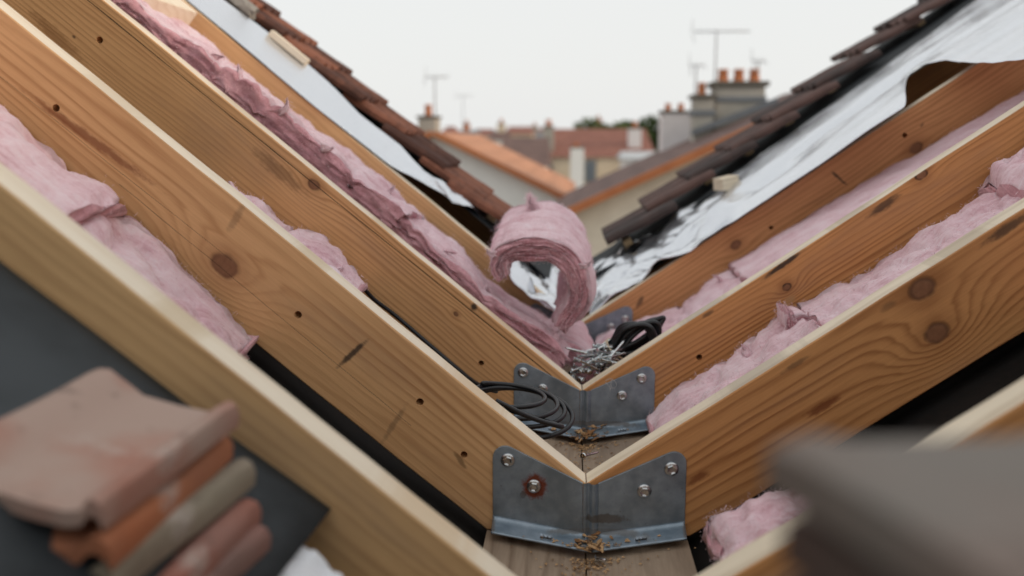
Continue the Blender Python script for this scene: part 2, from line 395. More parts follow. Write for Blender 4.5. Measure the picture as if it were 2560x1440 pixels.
rafter('L', -1, 'pine rafter under the low end of the dark felt sheet', mL0, top_L)
rafter('L', 0, 'pine rafter edging the dark felt behind the clay tile stack', mL0, top_L)
rafter('L', 1, 'pine rafter with a big split knot and a black smudge across it', mL1, top_L,
       [(140, 270, .0068), (745, 787, .0068), (1050, 1005, .0070), (1160, 1137, .0065)])
rafter('L', 2, 'pine rafter with a long dark crack and a black cable along it', mL2, top_L,
       [(249, 100, .0085), (1203, 908, .0070)])
rafter('L', 3, 'plain pine rafter between the long pink batt and the smooth foil', mL3, top_L)
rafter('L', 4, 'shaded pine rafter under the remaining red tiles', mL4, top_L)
rafter('R', -1, 'pine rafter under the dusty brown tile pile', mR0, top_R)
rafter('R', 0, 'pine rafter half hidden by the dusty brown tile pile', mR0, top_R)
rafter('R', 1, 'orange pine rafter with two large dark knots, bolted to the rust-stained bracket', mR1, top_R)
rafter('R', 2, 'orange pine rafter with a small ringed knot and black smudges along its top edge', mR2, top_R, [(1748, 893, .0075)])
rafter('R', 3, 'pine rafter with an illegible black stamp, beside the crumpled foil', mR3, top_R, [(1928, 569, .0075), (2262, 338, .0085)])
rafter('R', 4, 'shaded pine rafter under the remaining dark brown tiles', mR4, top_R)

# ridge beams the rafters lean on
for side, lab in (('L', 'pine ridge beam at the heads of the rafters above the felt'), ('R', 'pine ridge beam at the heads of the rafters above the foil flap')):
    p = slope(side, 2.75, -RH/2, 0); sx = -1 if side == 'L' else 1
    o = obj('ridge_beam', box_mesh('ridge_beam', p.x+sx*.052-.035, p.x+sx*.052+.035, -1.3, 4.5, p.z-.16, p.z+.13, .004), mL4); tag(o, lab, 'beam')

# blocking between two rafters, pale
s0, d0 = 1.535, -.012
nog = thing('blocking', slope('L', s0, d0, 2.8), 'short pale blocking piece at the top of the long pink batt', 'timber')
me = box_mesh('block', 0, .07, -.42, .298, -.055, 0.02, .003)
blk = obj('block', me, top_L, nog); ex, nz = EV['L'], NV['L']
blk.matrix_local = Matrix(((ex.x, 0, nz.x, 0), (0, 1, 0, 0), (ex.z, 0, nz.z, 0), (0, 0, 0, 1)))

# ------------------------------------------------------------------ valley boards
mB = wood('weathered_board', (.36, .275, .20), (.17, .115, .075), 70, seed=21., knots=[(.75, -.1, .012, .4)],
          stains=[(1.2, 0, .5, .03, 0, (.08, .06, .045), .6), (2.2, 0, .6, .03, 0, (.07, .05, .04), .6), (1.5, -.09, .12, .02, .2, (.09, .07, .055), .6)])
def board(xa, za, xb, zb, label):
    n = 60; vs = []; fs = []
    for i in range(n+1):
        Y = -1.2 + 5.6*i/n; j = .0012*float(pn(Y*6., xa*9., 0.))
        vs += [(Y, -xa, za+j), (Y, -xb, zb+j), (Y, -xb, zb-.04), (Y, -xa, za-.04)]
    for i in range(n):
        for k in range(4): fs.append((i*4+k, i*4+(k+1) % 4, i*4+4+(k+1) % 4, i*4+4+k))
    fs += [(0, 1, 2, 3), tuple(n*4+k for k in range(4))]
    ob = obj('valley_board', fix(mesh('valley_board', vs, fs)), mB); ob.rotation_euler = (0, 0, math.pi/2)
    return tag(ob, label, 'board')
board(-.142, -.683, .0305, -.716, 'weathered grey board on the valley floor under the left bracket wings')
board(.0335, -.716, .208, -.687, 'weathered grey board on the valley floor under the right bracket wings')
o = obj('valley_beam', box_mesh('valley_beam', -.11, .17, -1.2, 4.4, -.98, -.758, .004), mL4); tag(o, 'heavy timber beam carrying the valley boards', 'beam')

# sarking below the rafters: added sheet, its black in place of open attic shade
for side, lab in (('L', 'dark sarking sheet standing in for attic shade below the rafters and batts beside the felt'), ('R', 'dark sarking sheet standing in for attic shade below the rafters of the foil slope')):
    vs, fs = [], []; ns, ny = 40, 60
    for i in range(ns+1):
        for j in range(ny+1):
            s = .052 + 2.63*i/ns; Y = -1.2 + 5.5*j/ny
            vs.append(slope(side, s, -RH-.03+.012*float(pn(s*4, Y*4, 3.)), Y))
    for i in range(ns):
        for j in range(ny): fs.append((i*(ny+1)+j, (i+1)*(ny+1)+j, (i+1)*(ny+1)+j+1, i*(ny+1)+j+1))
    tag(obj('shade_backing', mesh('backing', vs, fs, True), ATTIC_SHADE), lab, 'sheet')

# ------------------------------------------------------------------ V brackets
def bolt(parent, x, z, y, k=0):
    b = obj('bolt', BOLT, None, parent); b.location = (x-parent.location.x, y-parent.location.y, z-parent.location.z)
    b.rotation_euler = (math.pi/2, random.uniform(0, 1), 0)
    w = obj('washer', WASHER, None, b)
    return b
def hexhead():
    r = .0086; prof = [(r*1.0, 0.0), (r*1.0, .0058), (r*.86, .0074)]
    vs, fs = [], []
    for (q, z) in prof: vs += [(q*math.cos(math.pi/3*i), q*math.sin(math.pi/3*i), z) for i in range(6)]
    for k in range(2):
        for i in range(6): fs.append((k*6+i, k*6+(i+1) % 6, k*6+6+(i+1) % 6, k*6+6+i))
    # dished top with a raised mark
    c0 = len(vs); vs += [(r*.52*math.cos(math.pi/3*i), r*.52*math.sin(math.pi/3*i), .0064) for i in range(6)]
    for i in range(6): fs.append((12+i, 12+(i+1) % 6, c0+(i+1) % 6, c0+i))
    fs.append(tuple(c0+i for i in range(6))); fs.append(tuple(reversed(range(6))))
    return mesh('bolt', vs, fs)
BOLT = hexhead(); BOLT.materials.append(ZINC)
WASHER = lathe('washer', [(.0122, -.0016), (.0125, 0.0), (.0108, .0016), (.0088, .0022)], 24); WASHER.materials.append(ZINC)
def bracket(Y, label, m, flip=1, bolts=(), chalk=False, dx=0.):
    yb = Y - .0003; t = .004; yf = yb - t
    root = thing('valley_bracket', (VX, Y, -.69), label, 'bracket', 'steel brackets joining the rafters'); oy = Vector((VX, Y, -.69))
    cxm = .040
    def arc(cx, cz, r, a0, a1, n=6): return [(cx+r*math.cos(math.radians(a0+(a1-a0)*i/n)), cz+r*math.sin(math.radians(a0+(a1-a0)*i/n))) for i in range(n+1)]
    left = [(-.131, -.657)] + arc(-.109, -.549, .022, 180, 62, 8) + [(.026, -.5915)] + [(.027, -.684)]
    right = [(.053, -.684), (.053, -.5915)] + arc(.183, -.553, .021, 112, 0, 8) + [(.2035, -.660)]
    for nm, poly in (('plate', left), ('plate', right)):
        nn = len(poly); vs = [(x-oy.x, yf-oy.y, z-oy.z) for x, z in poly] + [(x-oy.x, yb-oy.y, z-oy.z) for x, z in poly]
        fs = [tuple(range(nn)), tuple(nn+i for i in range(nn))] + [(i, (i+1) % nn, nn+(i+1) % nn, nn+i) for i in range(nn)]
        me = fix(mesh('plate', vs, fs)); bm = bmesh.new(); bm.from_mesh(me)
        ed = [e for e in bm.edges if abs(e.verts[0].co.y-(yf-oy.y)) < 1e-5 and abs(e.verts[1].co.y-(yf-oy.y)) < 1e-5]
        bmesh.ops.bevel(bm, geom=ed, offset=.0009, segments=2, affect='EDGES', profile=.5); bm.to_mesh(me); bm.free()
        obj(nm, me, m, root)
    # vertical pressed crease between the wings
    prof = [(.027, 0), (.0315, -.001), (.0345, .0028), (.0375, .0035), (.0405, -.0045), (.0445, -.0062), (.0485, -.004), (.053, 0)]
    vs, fs = [], []; k = len(prof); zt = [(-.5918, 0), (-.60, 0), (-.65, 0), (-.686, 0)]
    for (z, _) in zt:
        for (x, y) in prof: vs.append((x-oy.x, yf+y-oy.y, z-oy.z))
    for i in range(len(zt)-1):
        for j in range(k-1): fs.append((i*k+j, i*k+j+1, (i+1)*k+j+1, (i+1)*k+j))
    obj('crease', mesh('crease', vs, fs, True), m, root)
    # folded flanges lying on the boards, each with a slot
    for (xa, za, xb, zb, sl) in ((-.131, -.657, .0365, -.687, -.035), (.0435, -.687, .2035, -.660, .125)):
        path = [(0.0, .004), (-.002, .0005), (-.006, -.0026), (-.013, -.0052), (-.036, -.0105), (-.0395, -.0122)]
        nu = 24; vs, fs = [], []
        for i in range(nu+1):
            u = i/nu; x = xa+(xb-xa)*u; z = za+(zb-za)*u
            bow = .004*math.sin(math.pi*u) if False else 0
            for (dy, dz) in path: vs.append((x-oy.x, yf+dy-oy.y, z+dz-bow-oy.z))
        k = len(path)
        for i in range(nu):
            for j in range(k-1):
                x = xa+(xb-xa)*(i+.5)/nu
                if abs(x-sl) < .011 and j == 3: 
                    # open slot: leave a narrow gap down the middle of this face
                    a, b, c, d = [Vector(vs[q]) for q in (i*k+j, i*k+j+1, (i+1)*k+j+1, (i+1)*k+j)]
                    q0 = len(vs); vs += [tuple(a.lerp(b, .42)), tuple(d.lerp(c, .42)), tuple(a.lerp(b, .66)), tuple(d.lerp(c, .66))]
                    fs.append((i*k+j, q0, q0+1, (i+1)*k+j)); fs.append((q0+2, i*k+j+1, (i+1)*k+j+1, q0+3)); continue
                fs.append((i*k+j, i*k+j+1, (i+1)*k+j+1, (i+1)*k+j))
        ob = obj('flange', mesh('flange', vs, fs, True), m, root)
        md = ob.modifiers.new('thick', 'SOLIDIFY'); md.thickness = .003; md.offset = -1
    for (x, z) in bolts: bolt(root, x, z, yf-.0016)
    if chalk:
        a = at(1530, 965, yf-.002)
        cm = simple('chalk', (.45, .46, .46), (.6, .6, .6), 200, .9)
        for pts in ([(-.016, .012), (-.004, .017), (.008, .010), (.010, 0), (.002, -.006), (-.004, .004), (-.002, .014)], [(-.010, .004), (-.016, .008), (-.006, -.002), (-.004, -.014)], [(.0, .017), (-.002, .0), (-.003, -.009)]):
            P = spline([(a.x-oy.x+x, yf-.0003-oy.y, a.z-oy.z+z) for x, z in pts], 6)
            obj('chalk_stroke', tube('chalk_stroke', P, .0005, 5), cm, root)
    return root
def bz(px, py, Y): p = at(px, py, Y); return (p.x, p.z)
y1, y2, y3 = YR[1], YR[2], YR[3]
rx, rz = bz(1337, 1215, y1-.004)
mG1 = galv('galvanised_plate_rusty', True, [(rx-VX, rz+.69, .025, .027, (.15, .03, .010), 1.), (.035, .035, .045, .010, (.075, .05, .025), .8), (.02, .012, .10, .006, (.12, .09, .06), .5), (-.11, .075, .006, .008, (.08, .07, .06), .7)])
mG2 = galv('galvanised_plate', True, [(.03, .018, .12, .007, (.10, .07, .045), .6), (.0, .04, .03, .02, (.12, .1, .08), .3)])
bracket(y1, 'grey steel V bracket with a rust ring round one bolt', mG1, 1, [bz(1270, 1148, y1), bz(1335, 1213, y1), bz(1678, 1170, y1), bz(1610, 1225, y1)])
bracket(y2, 'grey steel V bracket with a chalk scribble, behind the cable coil', mG2, 1, [bz(1308, 930, y2), bz(1357, 971, y2), bz(1604, 945, y2), bz(1555, 988, y2)], chalk=True)
bracket(y3, 'grey steel V bracket half buried in pink wool behind the screws', mG2, 1, [(-.10, -.553), (-.055, -.60), bz(1563, 797, y3), (.135, -.60)])

# ------------------------------------------------------------------ glass wool
def uvs(me, UV):
    l = me.uv_layers.new(name='UVMap'); idx = np.empty(len(me.loops), int); me.loops.foreach_get('vertex_index', idx)
    l.data.foreach_set('uv', UV[idx].ravel())
def wool(name, C, N, th, y0, y1, label=None, group='pink glass wool insulation', parent=None, lump=.011, crease=.007, seed=0., nv=26, nw=16, tilt=0., fuzz=5000, frag=.012, ytilt=None, wave=0., cat='insulation', core=True, flen=1., tuft=0):
    """C,N: (ns,2) centre and normal in the XZ plane, th/y0/y1 per station"""
    C, N = np.asarray(C, float), np.asarray(N, float); ns = len(C)
    th = np.broadcast_to(th, ns).astype(float); y0 = np.broadcast_to(y0, ns).astype(float); y1 = np.broadcast_to(y1, ns).astype(float)
    S_ = np.concatenate([[0], np.cumsum(np.linalg.norm(np.diff(C, axis=0), axis=1))])
    ring = []
    for i in range(nv): ring.append((i/nv, 1.))
    for i in range(nw): ring.append((1., 1-2*i/nw))
    for i in range(nv//2): ring.append((1-i/(nv//2), -1.))
    for i in range(nw): ring.append((0., -1+2*i/nw))
    ring = np.array(ring); nr = len(ring)
    v, w = ring[:, 0], ring[:, 1]
    # soften corners
    rv = np.clip(np.minimum(v, 1-v)/.08, 0, 1); w2 = w*(1-.10*(1-rv)**2); rw = np.clip((1-np.abs(w))/.35, 0, 1); v2 = .5+(v-.5)*(1-.03*(1-rw)**2)
    Sg, W = np.meshgrid(S_, w2, indexing='ij'); _, Vv = np.meshgrid(S_, v2, indexing='ij')
    Yy = y0[:, None] + (y1-y0)[:, None]*Vv
    lumpf = fbm(Sg*5.5+seed, Yy*5.5, W*1.2+seed, 4, .55)
    strands = pn(Sg*3+seed, Yy*42, W*3)*.35 + pn(Sg*38, Yy*4+seed, W*3)*.3
    off = W*th[:, None] + lump*lumpf*(.55+.45*W) + lump*.35*strands + wave*np.sin(Sg*17+seed)*1.0
    if ytilt is not None: off = off + ytilt*(Vv)
    n1 = pn(Sg*6+1.3*pn(Yy*5+seed, Sg*4, 1.), Yy*3.2+seed, seed+7); n2 = pn(Sg*2.5+seed, Yy*11+1.2*pn(Sg*7, Yy*4, 2.), seed+8)
    off = off - (W > 0)*lump*(.75*np.clip(1-np.abs(n1)*6, 0, 1)**1.5 + .45*np.clip(1-np.abs(n2)*6, 0, 1)**1.5)
    # faces across the width: layered creases
    edge = (np.abs(v-.5) > .499)[None, :]*1.
    lay = pn(Sg*7+seed, W*6.5+.4*pn(Sg*5, W*2, seed), seed) + .6*pn(Sg*16, W*15, seed+2)
    rag = fbm(Sg*20+seed, W*2, seed+5, 3)
    sign = np.where(v < .5, 1., -1.)[None, :]
    Yd = Yy + sign*edge*(crease*np.abs(lay)*1.8 + frag*.5*rag)
    Xw = C[:, 0][:, None] + N[:, 0][:, None]*off; Zw = C[:, 1][:, None] + N[:, 1][:, None]*off + tilt*(Yy-y0[:, None])
    # ragged ends
    T = np.gradient(C, axis=0); T /= np.linalg.norm(T, axis=1)[:, None]
    P = np.stack([Xw, Yd, Zw], 2)
    for e, sg in ((0, -1), (ns-1, 1)):
        ragg = fbm(Yy[e]*14+seed, W[e]*2, seed+e*.01, 3)*frag*1.6
        P[e, :, 0] += sg*T[e, 0]*ragg; P[e, :, 2] += sg*T[e, 1]*ragg
    verts = P.reshape(-1, 3); faces = []; mi = []
    UV = np.stack([Sg, np.where(edge > 0, W*.06, Yy)+0*Sg], 2).reshape(-1, 2)
    for i in range(ns-1):
        for k in range(nr): faces.append((i*nr+k, i*nr+(k+1) % nr, (i+1)*nr+(k+1) % nr, (i+1)*nr+k)); mi.append(1 if (nv < k < nv+nw-1 or k > nv+nw+nv//2) else 0)
    vl = [verts]; ul = [UV]; cnt = len(verts)
    for e, sg in ((0, -1), (ns-1, 1)):
        base = [e*nr+k for k in range(nr)]; cen = verts[base].mean(0); base0 = list(base)
        for q in (.72, .42, .15):
            rr = cen + (verts[base0]-cen)*q
            bul = sg*(.012*(1-q) + .010*fbm(rr[:, 1]*30+seed, rr[:, 2]*30, rr[:, 0]*30, 3))
            rr = rr + np.stack([T[e, 0]*bul, 0*bul, T[e, 1]*bul], 1)
            new = [cnt+k for k in range(nr)]; vl.append(rr); ul.append(UV[e*nr:(e+1)*nr]); cnt += nr
            for k in range(nr): faces.append((base[k], base[(k+1) % nr], new[(k+1) % nr], new[k])); mi.append(1)
            base = new
        faces.append(tuple(base)); mi.append(1)
    allv = np.vstack(vl); UVa = np.vstack(ul)
    org = Vector(allv.mean(0)) if parent is None else Vector(parent.location)
    me = fix(mesh(name, allv-np.array(org), faces, True, mi)); uvs(me, UVa)
    ob = obj(name, me, [PINK, CORE if core else PINK], parent)
    if parent is None:
        ob.location = org; tag(ob, label, cat, group)
    for q in range(tuft):
        i = int(RNG.integers(2, ns-2)); k = int(RNG.integers(0, nv)) if q % 2 else int(RNG.integers(0, 3)); b0 = P[i, k]
        nn_ = N[i]*.9 + T[i]*RNG.normal()*.7; nn_ /= np.linalg.norm(nn_); hh = RNG.uniform(.007, .017); tw = RNG.uniform(.010, .03); bend = T[i]*RNG.normal()*.6
        path = [np.array([b0[0], b0[2]]) + nn_*hh*t_ + bend*hh*t_*t_ for t_ in (-.5, .1, .5, .8, 1.)]
        Q = spline([(p_[0], 0, p_[1]) for p_ in path], 4)[:, [0, 2]]; tq = np.gradient(Q, axis=0); tq /= np.linalg.norm(tq, axis=1)[:, None]
        wool('tuft', Q, np.stack([-tq[:, 1], tq[:, 0]], 1), np.linspace(.010, .004, len(Q)), b0[1]-tw*np.linspace(1, .35, len(Q)), b0[1]+tw*np.linspace(1, .5, len(Q)), parent=ob, lump=.007, crease=.004, frag=.008, seed=seed+q*3.7, nv=10, nw=6, fuzz=160, core=False)
    if fuzz:
        n = len(me.vertices); co = np.empty(n*3); me.vertices.foreach_get('co', co); co = co.reshape(-1, 3)
        no = np.empty(n*3); me.vertices.foreach_get('normal', no); no = no.reshape(-1, 3)
        pick = RNG.integers(0, n, fuzz); p = co[pick]+RNG.normal(size=(fuzz, 3))*.004; d = no[pick]*RNG.uniform(.1, 1., (fuzz, 1))+RNG.normal(size=(fuzz, 3))*.75
        d /= np.linalg.norm(d, axis=1)[:, None]; L = RNG.uniform(.003, .0095, (fuzz, 1))*flen; sidev = np.cross(d, RNG.normal(size=(fuzz, 3))); sidev /= np.linalg.norm(sidev, axis=1)[:, None]
        wd = .00032; bend = RNG.normal(size=(fuzz, 3))*L*.25
        V4 = np.stack([p-sidev*wd-no[pick]*.002, p+sidev*wd-no[pick]*.002, p+d*L*.55+bend*.5+sidev*wd*.7, p+d*L+bend], 1).reshape(-1, 3)
        F4 = [f for i in range(fuzz) for f in ((4*i, 4*i+1, 4*i+2), (4*i, 4*i+2, 4*i+3))]
        fo = obj('loose_fibres', mesh('fibres', V4, F4), FIBRE, ob); fo['kind'] = 'stuff'
    return ob
def bay(side, sa, sb, dtop, thick, y0, y1, ns=None, **k):
    """a batt lying in a bay; dtop: list of (s, d) for the top surface"""
    ns = ns or int(abs(sb-sa)*150)+12; s = np.linspace(sa, sb, ns)
    dt = np.interp(s, [p[0] for p in dtop], [p[1] for p in dtop]) if isinstance(dtop, (list, tuple)) else np.full(ns, dtop)
    ker = np.hanning(9); ker /= ker.sum(); dt = np.convolve(np.pad(dt, 4, 'edge'), ker, 'valid')
    e, n = EV[side], NV[side]; dc = dt - thick/2
    C = np.stack([VX + e.x*s + n.x*dc, VZ + e.z*s + n.z*dc], 1); N = np.tile([n.x, n.z], (ns, 1))
    return wool(k.pop('name', 'insulation_batt'), C, N, thick/2, k.pop('ya', y0), k.pop('yb', y1), **k)

bay('L', .60, .915, [(.6, -.140), (.8, -.120), (.91, -.125)], .085, 1.14, 1.658, seed=1., flen=.6, tuft=5, ytilt=-.015, lump=.022, label='pink wool batt end fraying beside the split knot, above a black gap')
bay('L', .905, 2.1, [(.90, -.100), (1.2, -.112), (2.1, -.12)], .085, 1.14, 1.658, seed=2., flen=.6, tuft=3, ytilt=-.015, lump=.02, label='pink wool batt lapping over the frayed batt end beside the split knot')
bay('L', .555, .95, [(.55, -.088), (.62, -.075), (.70, -.095), (.78, -.125), (.85, -.100), (.9, -.105), (.95, -.16)], .09, 1.80, 2.30, seed=3., tuft=6, lump=.026, ytilt=-.015, label='short torn scrap of pink wool above the black cable')
bay('L', .60, 2.2, [(.6, .050), (.9, .047), (1.3, .034), (2.2, .02)], .085, 2.455, 3.168, seed=4., lump=.017, ytilt=-.085, fuzz=12000, tuft=9, label='long pink wool batt standing proud beside the cracked rafter')
# lower length of the same bay: sags, folds at its foot
low = [(-.015, .02), (.09, .040), (.16, .032), (.26, .014), (.34, .018), (.45, .036), (.53, .030), (.62, .034), (.70, .02)]
bay('L', .055, .66, low, .072, 2.465, 3.12, seed=5., lump=.012, ytilt=-.075, fuzz=8000, crease=.012, tuft=4, label='pink wool batt dipping under the curled strip at the valley foot')
# the curled strip
cr = [(212, 652, 42), (188, 600, 56), (180, 545, 66), (225, 490, 72), (320, 466, 74), (430, 462, 76), (540, 466, 74), (630, 510, 76), (705, 590, 76), (742, 690, 74), (750, 790, 76), (722, 880, 78), (665, 960, 74), (612, 1022, 46)]
Yc = 2.50
P = np.array([(at(1180+a/2.77, 460+b/2.77, Yc).x, at(1180+a/2.77, 460+b/2.77, Yc).z) for a, b, c in cr]); tt = np.array([1.2*c/2.77/FPX*Yc for a, b, c in cr])
PP = spline([(p[0], 0, p[1]) for p in P], 12)[:, [0, 2]]; ttt = np.interp(np.linspace(0, 1, len(PP)), np.linspace(0, 1, len(tt)), tt)
T = np.gradient(PP, axis=0); T /= np.linalg.norm(T, axis=1)[:, None]; NN = np.stack([-T[:, 1], T[:, 0]], 1)
roll = wool('insulation_curl', PP, NN, ttt, Yc, Yc+.52, label='thick strip of pink wool curled into a hollow roll in the valley', seed=6., lump=.011, crease=.012, nw=30, nv=36, tilt=.12, fuzz=14000, tuft=4)
# lump at the foot of the curl, and tufts
def blob(name, pts, th, y0, y1, **k):
    Q = spline([(p[0], 0, p[1]) for p in pts], 10)[:, [0, 2]]; t = np.gradient(Q, axis=0); t /= np.linalg.norm(t, axis=1)[:, None]
    n = np.stack([-t[:, 1], t[:, 0]], 1); n *= np.where(n[:, 1:] < 0, -1, 1) if k.pop('flip', False) else 1
    return wool(name, Q, n, np.interp(np.linspace(0, 1, len(Q)), np.linspace(0, 1, len(th)), th), y0, y1, nv=14, nw=10, **k)
def px2(l, Y): return [(at(a, b, Y).x, at(a, b, Y).z) for a, b in l]
blob('insulation_scrap', px2([(1300, 905), (1370, 880), (1430, 880), (1465, 920), (1475, 985)], 2.6), [.02, .035, .035, .03, .02], 2.56, 2.95, seed=7., fuzz=2500, label='rounded lump of pink wool under the foot of the curl')
blob('tuft', px2([(1352, 552), (1340, 530), (1331, 513), (1328, 499)], 2.9), [.014, .010, .007, .003], 2.86, 2.90, seed=8., lump=.009, fuzz=2600, flen=2.2, parent=roll, core=False)
bay('R', .02, .30, [(0, -.05), (.1, -.055), (.22, -.10), (.3, -.12)], .08, 2.62, 3.16, seed=9., lump=.016, label='low pink wool scrap in front of the half buried bracket')
bay('R', .215, .495, [(.2, -.15), (.3, -.10), (.44, -.075), (.5, -.08)], .08, 2.39, 3.165, seed=10., tuft=4, lump=.016, ytilt=-.02, label='crumpled pink wool piece below the cut seam beside the stamped rafter')
bay('R', .50, 2.2, [(.5, -.072), (.9, -.082), (1.5, -.115), (2.2, -.12)], .08, 2.39, 3.165, seed=11., tuft=2, lump=.006, ytilt=-.02, label='smooth pink wool batt with a straight cut end beside the stamped rafter')
bay('R', .10, .515, [(.08, -.105), (.2, -.085), (.35, -.085), (.5, -.065)], .10, 1.745, 2.305, seed=12., tuft=6, lump=.020, ytilt=-.028, fuzz=7000, label='pink wool batt with a torn flap, ending at the chalk-marked bracket')
bay('R', .522, 1.02, [(.5, -.068), (.7, -.080), (.9, -.078), (1.03, -.075)], .10, 1.745, 2.305, seed=13., tuft=5, lump=.018, ytilt=-.028, fuzz=7000, label='pink wool batt between the torn flap and the puffed-up end')
bay('R', 1.0, 1.9, [(.99, -.07), (1.04, -.035), (1.12, -.03), (1.9, -.04)], .12, 1.745, 2.305, seed=14., lump=.02, ytilt=-.03, label='puffed-up pink wool end high in the bay above the ringed knot')
fl = blob('insulation_scrap', px2([(2012, 800), (1985, 790), (1965, 800), (1958, 770)], 2.24), [.014, .018, .015, .007], 2.16, 2.28, seed=15., lump=.008, fuzz=900, label='small torn flap of pink wool sticking up at the cut seam')
blob('insulation_scrap', px2([(1790, 1350), (1825, 1320), (1880, 1310), (1960, 1300), (2040, 1270)], 1.5), [.010, .026, .036, .04, .03], 1.34, 1.56, seed=16., lump=.045, crease=.02, frag=.03, fuzz=5000, flen=.55, label='ragged wad of pink wool beside the valley board below the two-knot rafter')
bay('R', .80, 2.2, -.14, .05, 1.15, 1.655, seed=17., lump=.015, label='shaded pink wool batt behind the dusty tile pile')

# ------------------------------------------------------------------ foil membranes
def sheet(name, near, far, side, label, nu=260, nv=44, seed=0., amp=.006, crink=None, cat='membrane', m=FOIL, sag=.0, dents=()):
    def res(l):
        P = np.array([tuple(on_slope(side, a, b, d)) for (u, a, b, d) in l]); U = np.array([q[0] for q in l]); t = np.linspace(0, 1, nu)
        return np.stack([np.interp(t, U, P[:, k]) for k in range(3)], 1)
    A, B = res(near), res(far)
    ker = np.hanning(7); ker /= ker.sum()
    A = np.stack([np.convolve(np.pad(A[:, k], 3, 'edge'), ker, 'valid') for k in range(3)], 1); B = np.stack([np.convolve(np.pad(B[:, k], 3, 'edge'), ker, 'valid') for k in range(3)], 1)
    v = np.linspace(0, 1, nv); P = A[:, None, :]*(1-v)[None, :, None] + B[:, None, :]*v[None, :, None]
    t = np.linspace(0, 1, nu)[:, None]; n = np.array(NV[side])
    cr_ = np.interp(t[:, 0], [q[0] for q in crink], [q[1] for q in crink])[:, None] if crink else 1.
    x, y, z = P[..., 0], P[..., 1], P[..., 2]
    along = x*EV[side].x + z*EV[side].z
    soft = fbm(along*2.2+seed, y*3.5, seed, 2)*amp
    for (pa, pb, la, lb, dep, rot) in dents:
        c_ = on_slope(side, pa, pb, .03); ca_ = c_.x*EV[side].x + c_.z*EV[side].z; da, db = along-ca_, y-c_.y
        u_ = (da*math.cos(rot)+db*math.sin(rot))/la; v_ = (db*math.cos(rot)-da*math.sin(rot))/lb
        soft = soft + dep*np.exp(-u_**2)*np.exp(-v_**2)
    fold = (np.abs(pn(along*4.5+y*5+seed, y*7-along*3, seed))-.3)*.060 + (np.abs(pn(along*10-y*7+seed, y*13+along*6, seed+3))-.3)*.020 + (np.abs(pn(along*26+y*9, y*24-along*7, seed+5))-.3)*.0045
    long_ = (np.abs(pn(along*.9+seed, y*9+along*3, 2.))-.25)*.022
    off = soft + long_*np.clip(cr_*.8+.12, 0, 1) + fold*cr_ - sag*np.sin(np.pi*v)[None, :]
    P = P + off[..., None]*n
    vs = P.reshape(-1, 3); fs = [(i*nv+j, (i+1)*nv+j, (i+1)*nv+j+1, i*nv+j+1) for i in range(nu-1) for j in range(nv-1)]
    org = vs.mean(0); me = mesh(name, vs-org, fs, True); uvs(me, np.stack([along, y], 2).reshape(-1, 2))
    ob = obj(name, me, m); ob.location = org
    md = ob.modifiers.new('thick', 'SOLIDIFY'); md.thickness = .0008
    return tag(ob, label, cat)
sheet('foil_membrane', [(0, 300, -175, .01), (.16, 468, 0, .006), (.42, 788, 264, .008), (.60, 978, 413, .010), (.72, 1080, 468, .03), (.85, 1180, 520, .045), (.96, 1262, 562, .05), (1, 1284, 556, .05)],
      [(0, 400, -125, .065), (.16, 545, -10, .065), (.3, 690, 95, .065), (.42, 800, 185, .065), (.52, 900, 285, .06), (.60, 1000, 362, .055), (.66, 1060, 425, .05), (.85, 1180, 495, .05), (1, 1288, 545, .055)],
      'L', 'smooth silver foil sheet narrowing to a crumpled tip beside the pink curl', seed=1., amp=.004, crink=[(0, .0), (.55, .0), (.72, .2), (.8, .6), (1, .8)])
sheet('foil_membrane', [(0, 1472, 786, .0), (.17, 1600, 700, .008), (.3, 1700, 636, .012), (.45, 1880, 520, .02), (.58, 2055, 405, .03), (.66, 2160, 330, .045), (.735, 2266, 262, .055), (.755, 2262, 198, .060), (.775, 2288, 166, .062), (.81, 2350, 150, .065), (.86, 2440, 158, .066), (.93, 2560, 152, .07), (1, 2700, 140, .07)],
      [(0, 1482, 668, .035), (.17, 1590, 598, .035), (.3, 1720, 512, .035), (.45, 1880, 402, .035), (.58, 2030, 298, .035), (.66, 2130, 226, .035), (.77, 2270, 124, .035), (.86, 2420, 14, .035), (1, 2640, -145, .035)],
      'R', 'silver foil sheet crumpled at the valley with a loose flap over the stamped rafter', seed=4., amp=.007, crink=[(0, .7), (.2, .8), (.3, .6), (.38, .22), (.5, .05), (.62, .0), (1, .0)],
      dents=[(1925, 432, .10, .10, -.045, .1), (2085, 312, .17, .06, -.032, .05), (1690, 590, .12, .10, -.05, -.3), (1640, 660, .06, .05, .04, .6), (1790, 540, .07, .05, .04, .5), (2230, 210, .2, .08, -.02, .1)])

sheet('foil_membrane', [(0, 1250, 655, .012), (.4, 1330, 720, .012), (.75, 1400, 780, .012), (1, 1458, 822, .008)],
      [(0, 1290, 575, .02), (.4, 1350, 622, .02), (.75, 1410, 668, .02), (1, 1462, 705, .01)],
      'L', 'crumpled foil piece glimpsed through the hollow of the pink curl', nu=90, nv=60, seed=9., amp=.006, crink=[(0, 1.), (1, 1.)])

